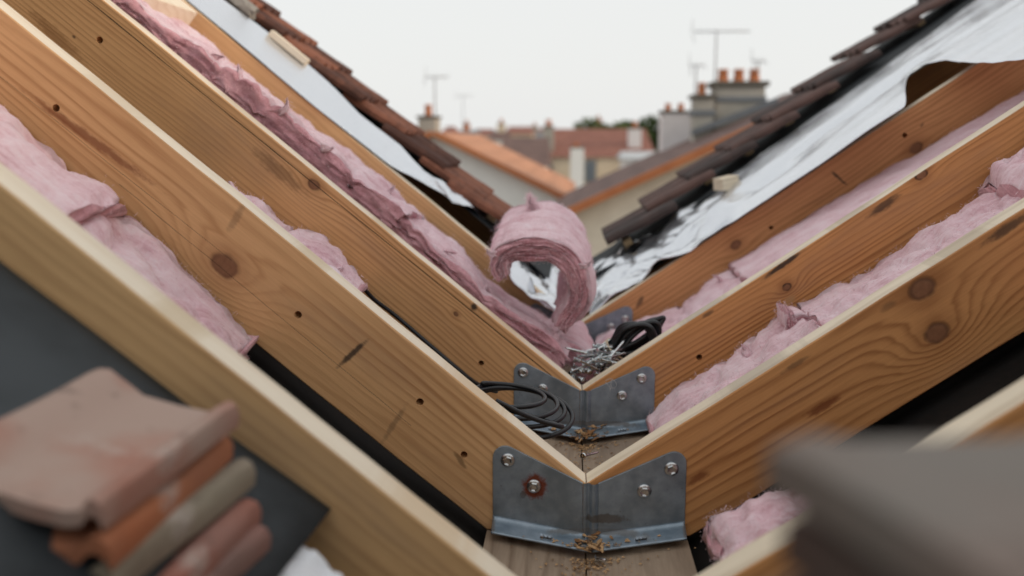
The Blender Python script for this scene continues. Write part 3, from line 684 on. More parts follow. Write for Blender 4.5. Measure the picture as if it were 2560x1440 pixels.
# ------------------------------------------------------------------ remaining tile strips
CLAYR = simple('old_red_clay', (.075, .030, .020), (.27, .105, .062), 14, .72, .4, .003, vary=.5)
CLAYB = simple('old_brown_clay', (.035, .020, .017), (.115, .058, .046), 14, .62, .4, .003, vary=.45, spec=.4)
def tile_mesh(name, W, L, th, prof, nl=6, lip=.0, seed=0.):
    """clay tile: prof = list of (u 0..1, height); runs along +x (L, up the slope), y across, z up"""
    n = len(prof); vs, fs = [], []
    for layer in (0, 1):
        for i in range(nl+1):
            x = L*i/nl; nose = .35 if i in (0, nl) else 0
            for (u, h) in prof:
                z = h + (0 if layer == 0 else -th) - (0 if layer else nose*th*.35)
                vs.append((x + (.0015*math.sin(u*40+seed) if i in (0, nl) else 0), u*W, z + .0012*math.sin(x*30+u*9+seed)))
    o_ = (nl+1)*n
    for i in range(nl):
        for j in range(n-1):
            fs.append((i*n+j, (i+1)*n+j, (i+1)*n+j+1, i*n+j+1)); fs.append((o_+i*n+j, o_+i*n+j+1, o_+(i+1)*n+j+1, o_+(i+1)*n+j))
    for i in range(nl):
        fs.append((i*n, o_+i*n, o_+(i+1)*n, (i+1)*n)); fs.append((i*n+n-1, (i+1)*n+n-1, o_+(i+1)*n+n-1, o_+i*n+n-1))
    for j in range(n-1):
        fs.append((j, j+1, o_+j+1, o_+j)); fs.append((nl*n+j, o_+nl*n+j, o_+nl*n+j+1, nl*n+j+1))
    me = fix(mesh(name, vs, fs, True)); 
    bm = bmesh.new(); bm.from_mesh(me)
    for e in bm.edges:
        if len(e.link_faces) == 2 and e.calc_face_angle(0) > .7: e.smooth = False
    bm.to_mesh(me); bm.free(); return me
ROLL2 = [(0, .002), (.04, .012), (.09, .019), (.15, .019), (.20, .011), (.25, .003), (.33, .0), (.42, .003), (.46, .010), (.51, .016), (.56, .016), (.61, .009), (.66, .002), (.76, .0), (.84, .002), (.88, .010), (.92, .016), (.97, .015), (1., .006)]
def strip(side, pix, dtop, mat_, label, mesh_L, cols, W, jitter=.006, extra=0):
    root = thing('tiled_roof', slope(side, .5, .1, 3.9), label, 'roof'); org = root.location
    tm = tile_mesh('tile', W, mesh_L, .016, ROLL2); tm.materials.append(mat_); rr = random.Random(len(label))
    e, n = EV[side], NV[side]; yv = Vector((0, 1, 0))
    pts = [on_slope(side, a, b, dtop) for a, b in pix]
    if extra:
        st = pts[-1]-pts[-2] if extra > 0 else None
        for k in range(extra): pts.append(pts[-1]+st)
    for i, p in enumerate(pts):
        s = (p-Vector((VX, 0, VZ))).dot(e)
        for c in range(cols):
            t = obj('tile', tm, None, root)
            tl = -.10 + rr.uniform(-.012, .012)           # each tile rides on the one below it
            ex = (e*math.cos(tl) + n*math.sin(tl)).normalized(); nz = (n*math.cos(tl)-e*math.sin(tl)).normalized()
            q = p - n*.018 + yv*(c*W*.955) + Vector((0, rr.uniform(-1, 1)*jitter, 0)) + n*rr.uniform(-.002, .003) - org
            sx = ex.cross(yv).dot(nz)
            t.matrix_local = Matrix(((ex.x, 0, nz.x, q.x), (ex.y, 1, nz.y, q.y), (ex.z, 0, nz.z, q.z), (0, 0, 0, 1)))
        # a batten under every course
        b = obj('batten', BATTEN, None, root); q = slope(side, s+.05, .042, p.y + .05) - org
        b.matrix_local = Matrix(((e.x, 0, n.x, q.x), (0, 1, 0, q.y), (e.z, 0, n.z, q.z), (0, 0, 0, 1)))
    # felt under the battens, its black also standing in for the shaded gap
    vs, fs = [], []; m_ = len(pts)
    for i in range(m_+2):
        p = pts[min(max(i-1, 0), m_-1)]; s = (p-Vector((VX, 0, VZ))).dot(e) + (-.22 if i == 0 else (.3 if i == m_+1 else 0))
        for Y in (p.y-((-.02 + .60*(i/m_)) if side == 'R' else .06) + .02*math.sin(i*2.1), p.y+.25, p.y+cols*W+.05): vs.append(slope(side, max(s, .05), .030 + .003*math.sin(i*3+Y*9), Y)-org)
    for i in range(m_+1):
        for j in range(2): fs.append((i*3+j, i*3+3+j, i*3+4+j, i*3+1+j))
    obj('underlay', mesh('underlay', vs, fs, True), FELT, root)
    return root
BATTEN = box_mesh('batten', 0, .034, .02, .42, 0, .026, .002); BATTEN.materials.append(wood('batten_wood', (.5, .36, .2), (.3, .18, .09), 90, seed=31.))
strip('L', [(1285, 552), (1215, 490), (1120, 410), (1020, 325), (915, 240), (815, 155), (715, 75), (612, -10)], .10, CLAYR, 'strip of old red clay tiles left on the roof beyond the smooth foil', .262, 2, .24, extra=2)
strip('R', [(1510, 598), (1612, 515), (1718, 440), (1822, 366), (1925, 290), (2035, 208), (2142, 120), (2262, 40)], .125, CLAYB, 'strip of dark brown clay tiles left on the roof beyond the crumpled foil', .30, 2, .25, extra=2)
# loose offcuts at the edge of the tiles
pale = top_L
def stick(name, a, b, w, h, label, m, up):
    a, b = Vector(a), Vector(b); L = (b-a).length; me = box_mesh(name, 0, L, -w/2, w/2, -h/2, h/2, .0015)
    ob = obj(name, me, m); ex = (b-a).normalized(); nz = (Vector(up)-ex*Vector(up).dot(ex)).normalized(); yv = nz.cross(ex)
    ob.matrix_world = Matrix(((ex.x, yv.x, nz.x, a.x), (ex.y, yv.y, nz.y, a.y), (ex.z, yv.z, nz.z, a.z), (0, 0, 0, 1)))
    return tag(ob, label, 'timber')
stick('batten_offcut', at(678, 82, 3.42), at(768, 156, 3.42), .04, .022, 'pale batten offcut lying along the edge of the red tiles', pale, NV['L'])
stick('wood_block', at(1795, 462, 3.75), at(1835, 452, 3.80), .05, .045, 'pale wood block wedged under the dark brown tiles', top_R, (0, 0, 1))
# broken grey slab at the head of the red tiles
bm = bmesh.new(); rr = random.Random(5)
bmesh.ops.create_icosphere(bm, subdivisions=3, radius=1)
for v in bm.verts:
    c = v.co; f = 1+.25*float(pn(c.x*2, c.y*2, c.z*2)); v.co = Vector((max(-.8, min(.8, c.x*1.2))*.075*f, c.y*.05*f, max(-.6, min(.6, c.z))*.035*f))
me = bpy.data.meshes.new('mortar'); bm.to_mesh(me); bm.free()
o = obj('mortar_fragment', me, simple('grey_mortar', (.20, .185, .165), (.38, .36, .33), 30, .95, .6, .004)); o.location = at(598, 5, 3.42); o.rotation_euler = (0, AL, 0)
tag(o, 'broken grey mortar lump lying on the foil below the red tiles', 'mortar')

# ------------------------------------------------------------------ cables
P = [at(905, 715, 2.24), at(935, 748, 2.26), at(990, 790, 2.28), at(1060, 850, 2.28), at(1130, 910, 2.26), at(1190, 958, 2.18), at(1240, 978, 2.09)]
loops = []
rr = random.Random(11); cx, cy, cz = at(1285, 1012, 1.98)
for k in range(4):
    r1 = .078 + .030*(k/3) + rr.uniform(-.003, .003); r2 = .066 + .012*(k % 2) + rr.uniform(-.004, .004)
    for j in range(16):
        a = math.pi*.75 - 2*math.pi*j/16; lowr = .5-.5*math.sin(a); kk = k + (j/16)
        loops.append(Vector((cx + (r1-.092) + r1*math.cos(a), cy + r2*math.sin(a), cz + .026 - .10*r1*math.cos(a) - kk*(.004 + .016*lowr))))
loops += [at(1400, 1065, 1.9), at(1330, 1045, 1.86), at(1240, 1002, 1.84)]
o = obj('cable_coil', tube('cable', spline(P+loops, 8), .0050, 10), RUBBER); tag(o, 'black cable running down to loose loops above the chalk-marked bracket', 'cable')
# hank of cable with a rubber band
hk = thing('cable_hank', at(1545, 880, 2.5), 'folded hank of black cable tied with a tan rubber band', 'cable'); ho = hk.location
rr = random.Random(3); band = at(1535, 882, 2.5)
for k in range(9):
    w = .012 + .0078*k; tip = at(1640-k*3, 806+k*6, 2.52-.006*k); off = Vector((0, (k % 3-1)*.011, 0))
    d = (tip-band); perp = Vector((-d.z, 0, d.x)).normalized()
    p = [band - d*.42 + perp*(.006*k-.020) + off, band + perp*(.0045*k-.012) + off*.8, band + d*.5 + perp*(w*.75) + off, tip + perp*w*.62 + off, tip + d*.17 + perp*.002*k + off, tip - perp*w*.62 + off,
         band + d*.5 - perp*(w*.75) + off, band - perp*(.0042*k-.004) + off*.8, band - d*.40 - perp*(.004*k) + off]
    obj('cable_loop', tube('cable_loop', [Vector(q)-ho for q in spline(p, 8)], .0064, 9), RUBBER, hk)
tanm = simple('tan_rubber', (.50, .38, .26), (.66, .54, .40), 60, .6)
d = (at(1630, 812, 2.52)-band).normalized(); perp = Vector((-d.z, 0, d.x)).normalized()
for j in (-.004, .005):
    ring = [band + d*j + perp*.036*math.cos(a) + Vector((0, 1, 0))*.036*math.sin(a) + d*.006*math.sin(2*a) - ho for a in np.linspace(0, 2*math.pi, 28, endpoint=False)]
    obj('rubber_band', tube('rubber_band', ring, .0032, 8, True), tanm, hk)

# ------------------------------------------------------------------ screws
def screw_mesh():
    n = 10; prof = [(.0008, -.056), (.0030, -.048), (.0030, -.0050), (.0064, 0), (.0064, .0010), (.0026, .0001)]
    return lathe('screw', prof, n)
SCREW = screw_mesh(); SCREW.materials.append(simple('bright_zinc_screw', (.55, .60, .62), (.80, .84, .85), 80, .22, .1, .0003, 1.))
rr = random.Random(21); c0 = at(1474, 905, 2.46)
for k in range(62):
    u, v = rr.uniform(-1, 1), rr.uniform(-1, 1)
    hz = -.040 + .075*(k/61); wx = .055*(1-.25*abs(k/61-.4)) * (.55+.45*min(1, k/20))
    loc = Vector((c0.x + u*wx + .006*(k/61) , c0.y + rr.uniform(-.035, .02), c0.z + hz*.95 + .02*(1-abs(u)) - .008 + .010*u))
    if k < 22: dirn = Vector((rr.uniform(-.8, .4), -1, rr.uniform(-.1, .45)))
    else: dirn = Vector((rr.choice((-1, -1, -1, 1))*rr.uniform(.5, 1.3), rr.uniform(-.7, .1), rr.uniform(-.6, .5)))
    if k > 57: dirn = Vector((-1, -.5, rr.uniform(-.2, .5)))
    o = obj('screw', SCREW); o.location = loc; o.rotation_mode = 'QUATERNION'; o.rotation_quaternion = dirn.normalized().to_track_quat('Z', 'Y')
    tag(o, 'bright zinc screw in the loose heap beside the tied cable hank', 'screw', 'heap of zinc screws')
for (a, b, Y, dirn, lab) in ((1458, 1140, 1.83, (-.5, -.75, .1), 'single grey screw lying among wood chips between the two brackets'), (1488, 1398, 1.60, (-1, .1, .05), 'single screw stub lying below the rust-stained bracket')):
    o = obj('screw', SCREW); p = at(a, b, Y); o.location = p; o.rotation_mode = 'QUATERNION'; o.rotation_quaternion = Vector(dirn).normalized().to_track_quat('Z', 'Y')
    if 'stub' in lab: o.scale = (1.2, 1.2, .35)
    tag(o, lab, 'screw', 'loose screws on the valley board')

# ------------------------------------------------------------------ wood chips and sawdust
CHIP = simple('wood_chip', (.26, .13, .055), (.52, .33, .17), 60, .85, .4, .002, vary=.9)
def chip_mesh(rr):
    L, W = rr.uniform(.007, .022), rr.uniform(.003, .008); n = 6; top = []
    for i in range(n):
        a = 2*math.pi*i/n; top.append((L*math.cos(a)*rr.uniform(.6, 1.1), W*math.sin(a)*rr.uniform(.6, 1.1), rr.uniform(0, .003)))
    vs = top + [(x*.95, y*.95, z-.0016) for x, y, z in top]
    return fix(mesh('chip', vs, [tuple(range(n)), tuple(range(n, 2*n))] + [(i, (i+1) % n, n+(i+1) % n, n+i) for i in range(n)]))
rr = random.Random(9); chips = []
for i in range(8):
    c = chip_mesh(rr); c.materials.append(CHIP); chips.append(c)
def vfloor(x): return (-.716 + .033*(abs(x-VX)/.172 if x < VX else .029*abs(x-VX)/.175/.033))
for grp, Yc_, n, sx, sy, lab in (('chips at the rusty bracket', YR[1]-.025, 16, .034, .018, 'small wood chip caught on the flange of the rust-stained bracket'), ('chips at the chalk-marked bracket', YR[2]-.035, 26, .040, .028, 'small wood chip piled at the foot of the chalk-marked bracket'), ('chips between the brackets', 1.93, 18, .035, .10, 'small wood chip scattered on the boards between the two brackets')):
    for i in range(n):
        x = VX + .006 + rr.gauss(0, 1)*sx*.6; Y = Yc_ + rr.uniform(-1, 1)*sy
        o = obj('wood_chip', chips[i % 8]); on_fl = 'between' not in lab
        z = vfloor(x) + (.021 + (Y-Yc_)*.3 if on_fl else .003) + rr.uniform(0, .006)
        o.location = (x, Y, z); o.rotation_euler = (rr.uniform(-.5, .5), rr.uniform(-.5, .5), rr.uniform(0, 6.28)); s = rr.uniform(.6, 1.1); o.scale = (s, s, s)
        tag(o, lab, 'wood chip', grp)
vs, fs = [], []
for i in range(1600):
    t = rr.random(); Y = rr.choice([rr.gauss(YR[1]-.03, .022), rr.gauss(YR[2]-.04, .03), rr.uniform(1.72, 2.3), rr.uniform(1.45, 1.66)])
    x = VX+.006 + rr.gauss(0, 1)*(.05 if rr.random() < .4 else .018)
    fl_ = YR[1]-.045 < Y < YR[1]-.003 or YR[2]-.045 < Y < YR[2]-.003
    z = vfloor(x) + (.020 if fl_ else .002); s = rr.uniform(.0006, .0024); a = rr.uniform(0, 6.28); k = len(vs)
    vs += [(x+s*2*math.cos(a), Y+s*2*math.sin(a), z), (x-s*math.sin(a), Y+s*math.cos(a), z+s), (x-s*2*math.cos(a), Y-s*2*math.sin(a), z), (x+s*math.sin(a), Y-s*math.cos(a), z+.3*s)]; fs.append((k, k+1, k+2, k+3)); fs.append((k, k+3, k+2))
o = obj('sawdust', mesh('sawdust', vs, fs), CHIP); tag(o, 'brown sawdust and crumbs along the valley seam', 'sawdust', None, 'stuff')

# ------------------------------------------------------------------ dark felt sheet and white sheet, lower left
vs, fs = [], []; ns, ny = 50, 30
for i in range(ns+1):
    for j in range(ny+1):
        v = j/ny; sl = .345 + .02*(1-v); s = sl + (2.3-sl)*i/ns; Y = .45 + (1.071-.45)*v
        dd = -.060 - .014*(s-.36)/.5 + .006*float(pn(s*5, Y*5, 1.)) - .02*math.sin(math.pi*v)
        vs.append(slope('L', s, dd, Y))
for i in range(ns):
    for j in range(ny): fs.append((i*(ny+1)+j, (i+1)*(ny+1)+j, (i+1)*(ny+1)+j+1, i*(ny+1)+j+1))
o = obj('felt_sheet', mesh('felt', vs, fs, True), FELT_G); md = o.modifiers.new('t', 'SOLIDIFY'); md.thickness = .004
tag(o, 'dark grey roofing felt lying between rafters under the clay tile stack', 'roofing felt')
vs, fs = [], []; nu, nv = 70, 50
A_ = [at(a, b, y) for a, b, y in ((610, 1310, 1.02), (660, 1308, 1.02), (730, 1340, 1.0), (790, 1385, .99), (850, 1450, .98), (900, 1530, .97))]
B_ = [p + Vector((-.10, -.16, -.07)) for p in A_]
Aa, Bb = spline(A_, 14), spline(B_, 14); nu = len(Aa)
for i in range(nu):
    for j in range(nv):
        v = j/(nv-1); p = Aa[i]*(1-v) + Bb[i]*v
        h = .03*math.sin(math.pi*min(1, v*1.3)) + .012*float(fbm(p[0]*22, p[1]*22, p[2]*22, 3))
        vs.append((p[0], p[1], p[2]+h))
for i in range(nu-1):
    for j in range(nv-1): fs.append((i*nv+j, (i+1)*nv+j, (i+1)*nv+j+1, i*nv+j+1))
o = obj('crumpled_sheet', mesh('white', vs, fs, True), simple('white_wrapper', (.70, .72, .76), (.82, .83, .86), 20, .6)); md = o.modifiers.new('t', 'SOLIDIFY'); md.thickness = .0015
tag(o, 'crumpled white sheet tucked under the clay tile stack', 'sheet')

# ------------------------------------------------------------------ loose clay tiles
def clay(name, c1, c2, c3):
    g = G(name); n = g.noise(g.ob, 9, 4, .6, 1.); n2 = g.noise(g.ob, 26, 4, .65, 2.); n3 = g.noise(g.ob, 5, 3, .6, 6.)
    col = g.ramp(n, [(.35, c1), (.65, c2)]); n4 = g.noise(g.ob, 14, 5, .7, 9.); col = g.mix(g.ramp(n4, [(.56, 0.), (.66, .6)]), col, (.52, .45, .40)); col = g.mix(g.ramp(n3, [(.44, 0.), (.62, .9)]), col, c3); col = g.mix(g.ramp(n2, [(.58, 0.), (.72, .4)]), col, (.09, .065, .055))
    g.bump(n2, .4, .004); return g.set(col=col, rough=.82, spec=.25)
tmats = [clay('clay_pinkish', (.36, .17, .125), (.40, .225, .175), (.42, .31, .26)), clay('clay_orange', (.40, .135, .062), (.42, .17, .085), (.34, .14, .08)),
         clay('clay_khaki', (.21, .165, .12), (.30, .25, .19), (.28, .24, .18)), clay('clay_red', (.30, .115, .085), (.34, .15, .11), (.30, .16, .13)), clay('clay_plum', (.25, .12, .10), (.30, .16, .13), (.22, .14, .12))]
PANP = [(0, .004), (.03, .008), (.07, .010), (.11, .009), (.15, .004), (.20, .0), (.30, -.001), (.45, .001), (.60, .0), (.72, .004), (.80, .014), (.86, .024), (.91, .028), (.96, .024), (1., .010)]
TW, TL = .168, .217
def tile2(W, L, th, prof, seed):
    # x: across with the profile, y: along
    m0 = tile_mesh('clay_tile', W, L, th, prof, 12, seed=seed)          # x along, y across
    for vtx in m0.vertices: x, y, z = vtx.co; vtx.co = (y, x, z)
    return fix(m0)
def loose(name, C, u, v, mt, label, group, seed=0., W=TW, L=TL, th=.017, prof=PANP):
    me = tile2(W, L, th, prof, seed); me.materials.append(mt)
    v = v.normalized(); u = (u - v*u.dot(v)).normalized(); n = u.cross(v)
    if n.z < 0: n = -n
    ob = obj(name, me)
    ob.matrix_world = Matrix(((u.x, v.x, n.x, C.x), (u.y, v.y, n.y, C.y), (u.z, v.z, n.z, C.z), (0, 0, 0, 1)))
    return tag(ob, label, 'roof tile', group)
Ct, Bt, Dt = at(598, 1046, .95), at(236, 955, .977), at(262, 1300, .74)
FGP = [(0, .008), (.02, .016), (.06, .019), (.09, .016), (.13, .004), (.2, .001), (.4, .0), (.6, .001), (.64, .002), (.72, .007), (.80, .014), (.88, .019), (.95, .018), (1., .010)]
labs = ['dusty pink clay tile on top of the stack on the felt', 'bright orange clay tile second from the top of the stack', 'khaki grey clay tile in the middle of the stack', 'red clay tile low in the stack on the felt', 'plum red clay tile at the bottom of the stack']
CC = [Ct, at(584, 1128, .955), at(640, 1192, .955), at(652, 1288, .94), at(676, 1352, .935)]
for k in range(5):
    rot = [0, .06, -.05, .04, -.03][k]; u = Bt-Ct; v = Dt-Ct
    u = Matrix.Rotation(rot, 3, 'Z') @ u; v = Matrix.Rotation(rot, 3, 'Z') @ v
    loose('clay_tile', CC[k], u, v, tmats[k], labs[k], 'stacked clay tiles on the felt', seed=k*1.3, prof=FGP, W=TW if k == 0 else .25)
# the dusty pile right in front of the lens
dust = clay('clay_dusty', (.17, .125, .105), (.23, .185, .16), (.20, .18, .16)); duk = clay('clay_dark', (.085, .05, .042), (.12, .075, .06), (.10, .08, .07))
plank_z = -.455
o = obj('scaffold_plank', box_mesh('plank', .10, .34, .10, .62, plank_z-.035, plank_z, .003), mB)
for v_ in o.data.vertices: pass
tag(o, 'rough plank across the rafters carrying the dusty tile pile', 'plank')
base = at(1925, 1135, .37)
FLATP = [(0, .002), (.04, .005), (.1, .006), (.16, .002), (.5, 0), (.8, .002), (.88, .005), (.95, .005), (1, .002)]
k = 0; z = base.z
while z > plank_z + .03:
    C = Vector((base.x + .006*math.sin(k*2.1), base.y + .006*math.cos(k*1.7), z))
    loose('clay_tile', C, Vector((1, .30, 0)), Vector((.33, -1, 0)), dust if k == 0 else duk, 'dusty greyish clay tile on top of the pile near the half hidden rafter' if k == 0 else 'dark brown clay tile within the pile under the dusty greyish tile', 'pile of dark clay tiles', seed=k*.7, W=.215, L=.24, th=.018, prof=FLATP)
    z -= .027; k += 1

# ------------------------------------------------------------------ the town behind
def wallmat(name, c1, c2): return simple(name, c1, c2, .9, .92, .3, .02)
GREYR, TAN, CREAM, WHITE = wallmat('pale_grey_render', (.76, .75, .72), (.84, .83, .80)), wallmat('tan_render', (.56, .50, .41), (.70, .64, .54)), wallmat('cream_wall', (.62, .51, .37), (.72, .61, .46)), wallmat('white_wall', (.66, .64, .64), (.76, .74, .74))
STONE = wallmat('chimney_stone', (.34, .32, .275), (.48, .45, .395)); LEAD = wallmat('lead_grey', (.16, .175, .19), (.25, .265, .28)); SLATE = wallmat('slate_blue', (.05, .065, .085), (.09, .11, .14))
def rooft(name, c1, c2, pitch=.22):
    g = G(name); x, y, z = g.sep(g.ob); n = g.noise(g.ob, 2.2, 4, .6, 1.); n2 = g.noise(g.ob, 9, 3, .6, 2.)
    col = g.ramp(n*.6+n2*.4, [(.35, c1), (.65, c2)])
    wv = g.math('SINE', y*(6.283/pitch)); wx = g.math('SINE', z*(6.283/.16))
    col = g.mix(g.ramp(wx*.5+.5, [(.1, .22), (.4, 0.)]), col, tuple(c*.5 for c in c1))
    col = g.mix(g.ramp(wv*.5+.5, [(.05, .55), (.3, 0.)]), col, tuple(c*.45 for c in c1))
    g.bump(wv+wx*.6, .5, .02); return g.set(col=col, rough=.8)
ORANGE, BROWN, REDB = rooft('orange_roof', (.50, .22, .115), (.62, .31, .18)), rooft('brown_roof', (.13, .075, .062), (.21, .125, .105)), rooft('red_brown_roof', (.24, .09, .062), (.34, .14, .095))
VERGE = wallmat('orange_verge', (.36, .125, .055), (.50, .20, .09)); POT = wallmat('terracotta_pot', (.46, .16, .07), (.6, .24, .11))
def prism(name, pts0, pts1):
    n = len(pts0); return fix(mesh(name, list(pts0)+list(pts1), [tuple(range(n)), tuple(range(n, 2*n))] + [(i, (i+1) % n, n+(i+1) % n, n+i) for i in range(n)]))
def part(name, me_, m, root):
    me_.transform(Matrix.Translation(-root.location)); return obj(name, me_, m, root)
def gable_house(name, label, Y0, Y1, ridge, eave1, eave2, wm, rm, vm, shift=(0, 0), oh=.08, th=.05):
    """gable toward the camera: ridge/eave (x,z) at Y0"""
    root = thing(name, (ridge[0], (Y0+Y1)/2, GZ), label, 'house'); sx = Vector((shift[0], 0, 0))
    w0 = [Vector((eave1[0], Y0, GZ)), Vector((eave1[0], Y0, eave1[1])), Vector((ridge[0], Y0, ridge[1])), Vector((eave2[0], Y0, eave2[1])), Vector((eave2[0], Y0, GZ))]
    w1 = [p + Vector((shift[0], Y1-Y0, 0)) for p in w0]; part('wall', prism('wall', w0, w1), wm, root)
    for (e) in (eave1, eave2):
        dx, dz = e[0]-ridge[0], e[1]-ridge[1]; L = math.hypot(dx, dz); ux, uz = dx/L, dz/L; nx, nz = -uz*math.copysign(1, dx), abs(ux)
        q = [(ridge[0], ridge[1]+.006), (e[0]+ux*oh*2, e[1]+uz*oh*2+.006)]
        def quad(y, lift, t): return [Vector((q[0][0]+nx*lift, y, q[0][1]+nz*lift)), Vector((q[1][0]+nx*lift, y, q[1][1]+nz*lift)), Vector((q[1][0]+nx*(lift+t), y, q[1][1]+nz*(lift+t))), Vector((q[0][0]+nx*(lift+t), y, q[0][1]+nz*(lift+t)))]
        part('roof', prism('roof', quad(Y0-oh, .004, th), [p+Vector((shift[0], 0, 0)) for p in quad(Y1+oh, .004, th)]), rm, root)
        part('verge', prism('verge', quad(Y0-oh-.10, -.004, th+.03), quad(Y0-oh-.004, -.004, th+.03)), vm, root)
    return root
def chimney(parent, x0, x1, y0, y1, z0, z1, m, pots, ph=.28, pr=.085, band=None, cap=.1):
    c = obj('chimney', box_mesh('chimney', x0-parent.location.x, x1-parent.location.x, y0-parent.location.y, y1-parent.location.y, z0-parent.location.z, z1-parent.location.z, .01), m, parent)
    def sub(nm, a, b, d, e, f, g_, mm): obj(nm, box_mesh(nm, a-parent.location.x, b-parent.location.x, d-parent.location.y, e-parent.location.y, f-parent.location.z, g_-parent.location.z, .01), mm, c)
    sub('cap', x0-cap*.5, x1+cap*.5, y0-cap*.5, y1+cap*.5, z1+.001, z1+cap*.7, CAPM)
    if band: sub('band', x0-.02, x1+.02, y0-.02, y1+.02, z1-band-.07, z1-band, LEAD)
    for px_ in pots:
        p = lathe('pot', [(pr*1.15, 0), (pr, ph*.15), (pr*.82, ph*.75), (pr*.95, ph*.85), (pr*.95, ph), (pr*.7, ph)], 14)
        q = obj('pot', p, POT, c); q.location = (x0+(x1-x0)*px_-parent.location.x, (y0+y1)/2-parent.location.y, z1+cap*.7-parent.location.z)
    return c
CAPM = wallmat('dark_cap', (.10, .09, .075), (.17, .155, .13))
# left neighbour: pale gable, orange roof
r_ = at(1085, 340, 14); e_ = at(1412, 502, 14)
hL = gable_house('gabled_house', 'pale grey gabled house with a bright orange tiled roof', 14, 20.5, (r_.x, r_.z), (2*r_.x-e_.x, e_.z), (e_.x, e_.z), GREYR, ORANGE, VERGE)
a, b = at(1052, 285, 14.4), at(1096, 285, 14.4); chimney(hL, a.x, b.x, 14.12, 14.6, -1.2, at(1070, 296, 14.4).z, STONE, [.45], .16, .055, cap=.05)
st = part('kneeler', box_mesh('kneeler', e_.x-.02, e_.x+.22, 13.72, 13.98, e_.z-.14, e_.z+.02, .01), CREAM, hL)
# right neighbour: tan gable, brown roof
e_ = at(1392, 552, 10); r_ = at(2180, 196, 10)
hR = gable_house('gabled_house', 'tan gabled house with a dark brown roof, orange verge and tall chimneys', 10, 14.7, (r_.x, r_.z), (e_.x, e_.z), (2*r_.x-e_.x, e_.z), TAN, BROWN, VERGE, shift=(.16, 0))
def chim_px(h, x0, x1, ytop, Y, dep, zb, m, pots, **k):
    a, b = at(x0, ytop, Y), at(x1, ytop, Y); return chimney(h, a.x, b.x, Y, Y+dep, zb, a.z, m, pots, **k)
chim_px(hR, 1790, 1914, 216, 12.6, .5, -.6, STONE, [.2, .52, .84], ph=.16, pr=.07, band=.12, cap=.09)
chim_px(hR, 1737, 1786, 246, 12.5, .4, -.8, STONE, [.45], ph=.15, pr=.055, band=.14, cap=.07)
chim_px(hR, 1656, 1728, 282, 14.0, .5, -1.2, WHITE, [.25, .70], ph=.10, pr=.045, cap=.05)
a = at(1790, 335, 12.45); part('flashing', prism('flashing', [Vector((a.x-.3, 12.40, a.z-.02)), Vector((a.x+.72, 12.40, a.z+.36)), Vector((a.x+.72, 12.40, a.z+.44)), Vector((a.x-.3, 12.40, a.z+.05))], [Vector((a.x-.3, 12.47, a.z-.02)), Vector((a.x+.72, 12.47, a.z+.36)), Vector((a.x+.72, 12.47, a.z+.44)), Vector((a.x-.3, 12.47, a.z+.05))]), LEAD, hR)
def long_house(name, label, Y, dep, x0, x1, zr, ze, wm, rm, hip=0., wins=(), group=None):
    """ridge across the view"""
    root = thing(name, ((x0+x1)/2, Y+dep/2, GZ), label, 'house', group)
    part('wall', box_mesh('wall', x0, x1, Y, Y+dep, GZ, ze, 0), wm, root); oh = .15
    v = [Vector((x0-oh, Y-oh, ze-.02)), Vector((x1+oh, Y-oh, ze-.02)), Vector((x1+oh, Y+dep+oh, ze-.02)), Vector((x0-oh, Y+dep+oh, ze-.02)), Vector((x0-oh+hip, Y+dep/2, zr)), Vector((x1+oh-hip, Y+dep/2, zr))]
    part('roof', fix(mesh('roof', v, [(0, 1, 5, 4), (2, 3, 4, 5), (3, 0, 4), (1, 2, 5), (3, 2, 1, 0)])), rm, root)
    for (xa, xb, za, zb) in wins:
        w = part('window', box_mesh('window', xa, xb, Y-.05, Y-.005, za, zb, .01), LEAD, root)
        xm = (xa+xb)/2
        for (p, q) in ((xa+.08, xm-.04), (xm+.04, xb-.08)):
            k_ = box_mesh('pane', p, q, Y-.06, Y-.052, za+.1, zb-.1); k_.transform(Matrix.Translation(-root.location)); obj('pane', k_, GLASS, w)
    return root
GLASS = simple('window_glass', (.10, .14, .18), (.16, .20, .25), 3, .08, .02, .002, spec=.6)
p0, p1 = at(1372, 392, 40), at(1632, 388, 40); wx0, wx1 = at(1462, 400, 40), at(1490, 456, 40)
hM = long_house('rendered_house', 'cream walled house with red-brown roof and a tall window', 40, 7, p0.x, p1.x, at(1400, 322, 43.5).z, p0.z, CREAM, REDB, .2, [(wx0.x, wx1.x, wx1.z, wx0.z)])
a = at(1352, 352, 38); b = at(1385, 445, 38); part('hip_slates', prism('hip', [at(1350, 345, 39), at(1364, 345, 39), at(1388, 445, 39), at(1366, 445, 39)], [q+Vector((0, .6, 0)) for q in (at(1350, 345, 39), at(1364, 345, 39), at(1388, 445, 39), at(1366, 445, 39))]), SLATE, hM)
chim_px(hM, 1358, 1384, 318, 40.5, .6, -1.0, STONE, [.5], ph=.25, pr=.12, cap=.08); chim_px(hM, 1572, 1604, 322, 41, .6, -1.0, WHITE, [.5], ph=.25, pr=.1, cap=.06)
p0, p1 = at(1248, 400, 33), at(1362, 400, 33)
hD = long_house('rendered_house', 'house with a dark maroon roof behind the bright orange roof', 33, 6, p0.x, p1.x, at(1300, 343, 36).z, at(1300, 415, 33).z, GREYR, BROWN, .1)
p0, p1 = at(1426, 370, 27), at(1460, 370, 27)
cs = thing('chimney_stack', (p0.x, 27, GZ), 'slim grey chimney stack standing before the cream walled house', 'chimney'); 
chimney(cs, p0.x, p1.x, 27, 27.5, GZ, p0.z, GREYR, [.4], ph=.10, pr=.07, cap=.05)
p0, p1 = at(1560, 405, 36), at(1640, 388, 36)
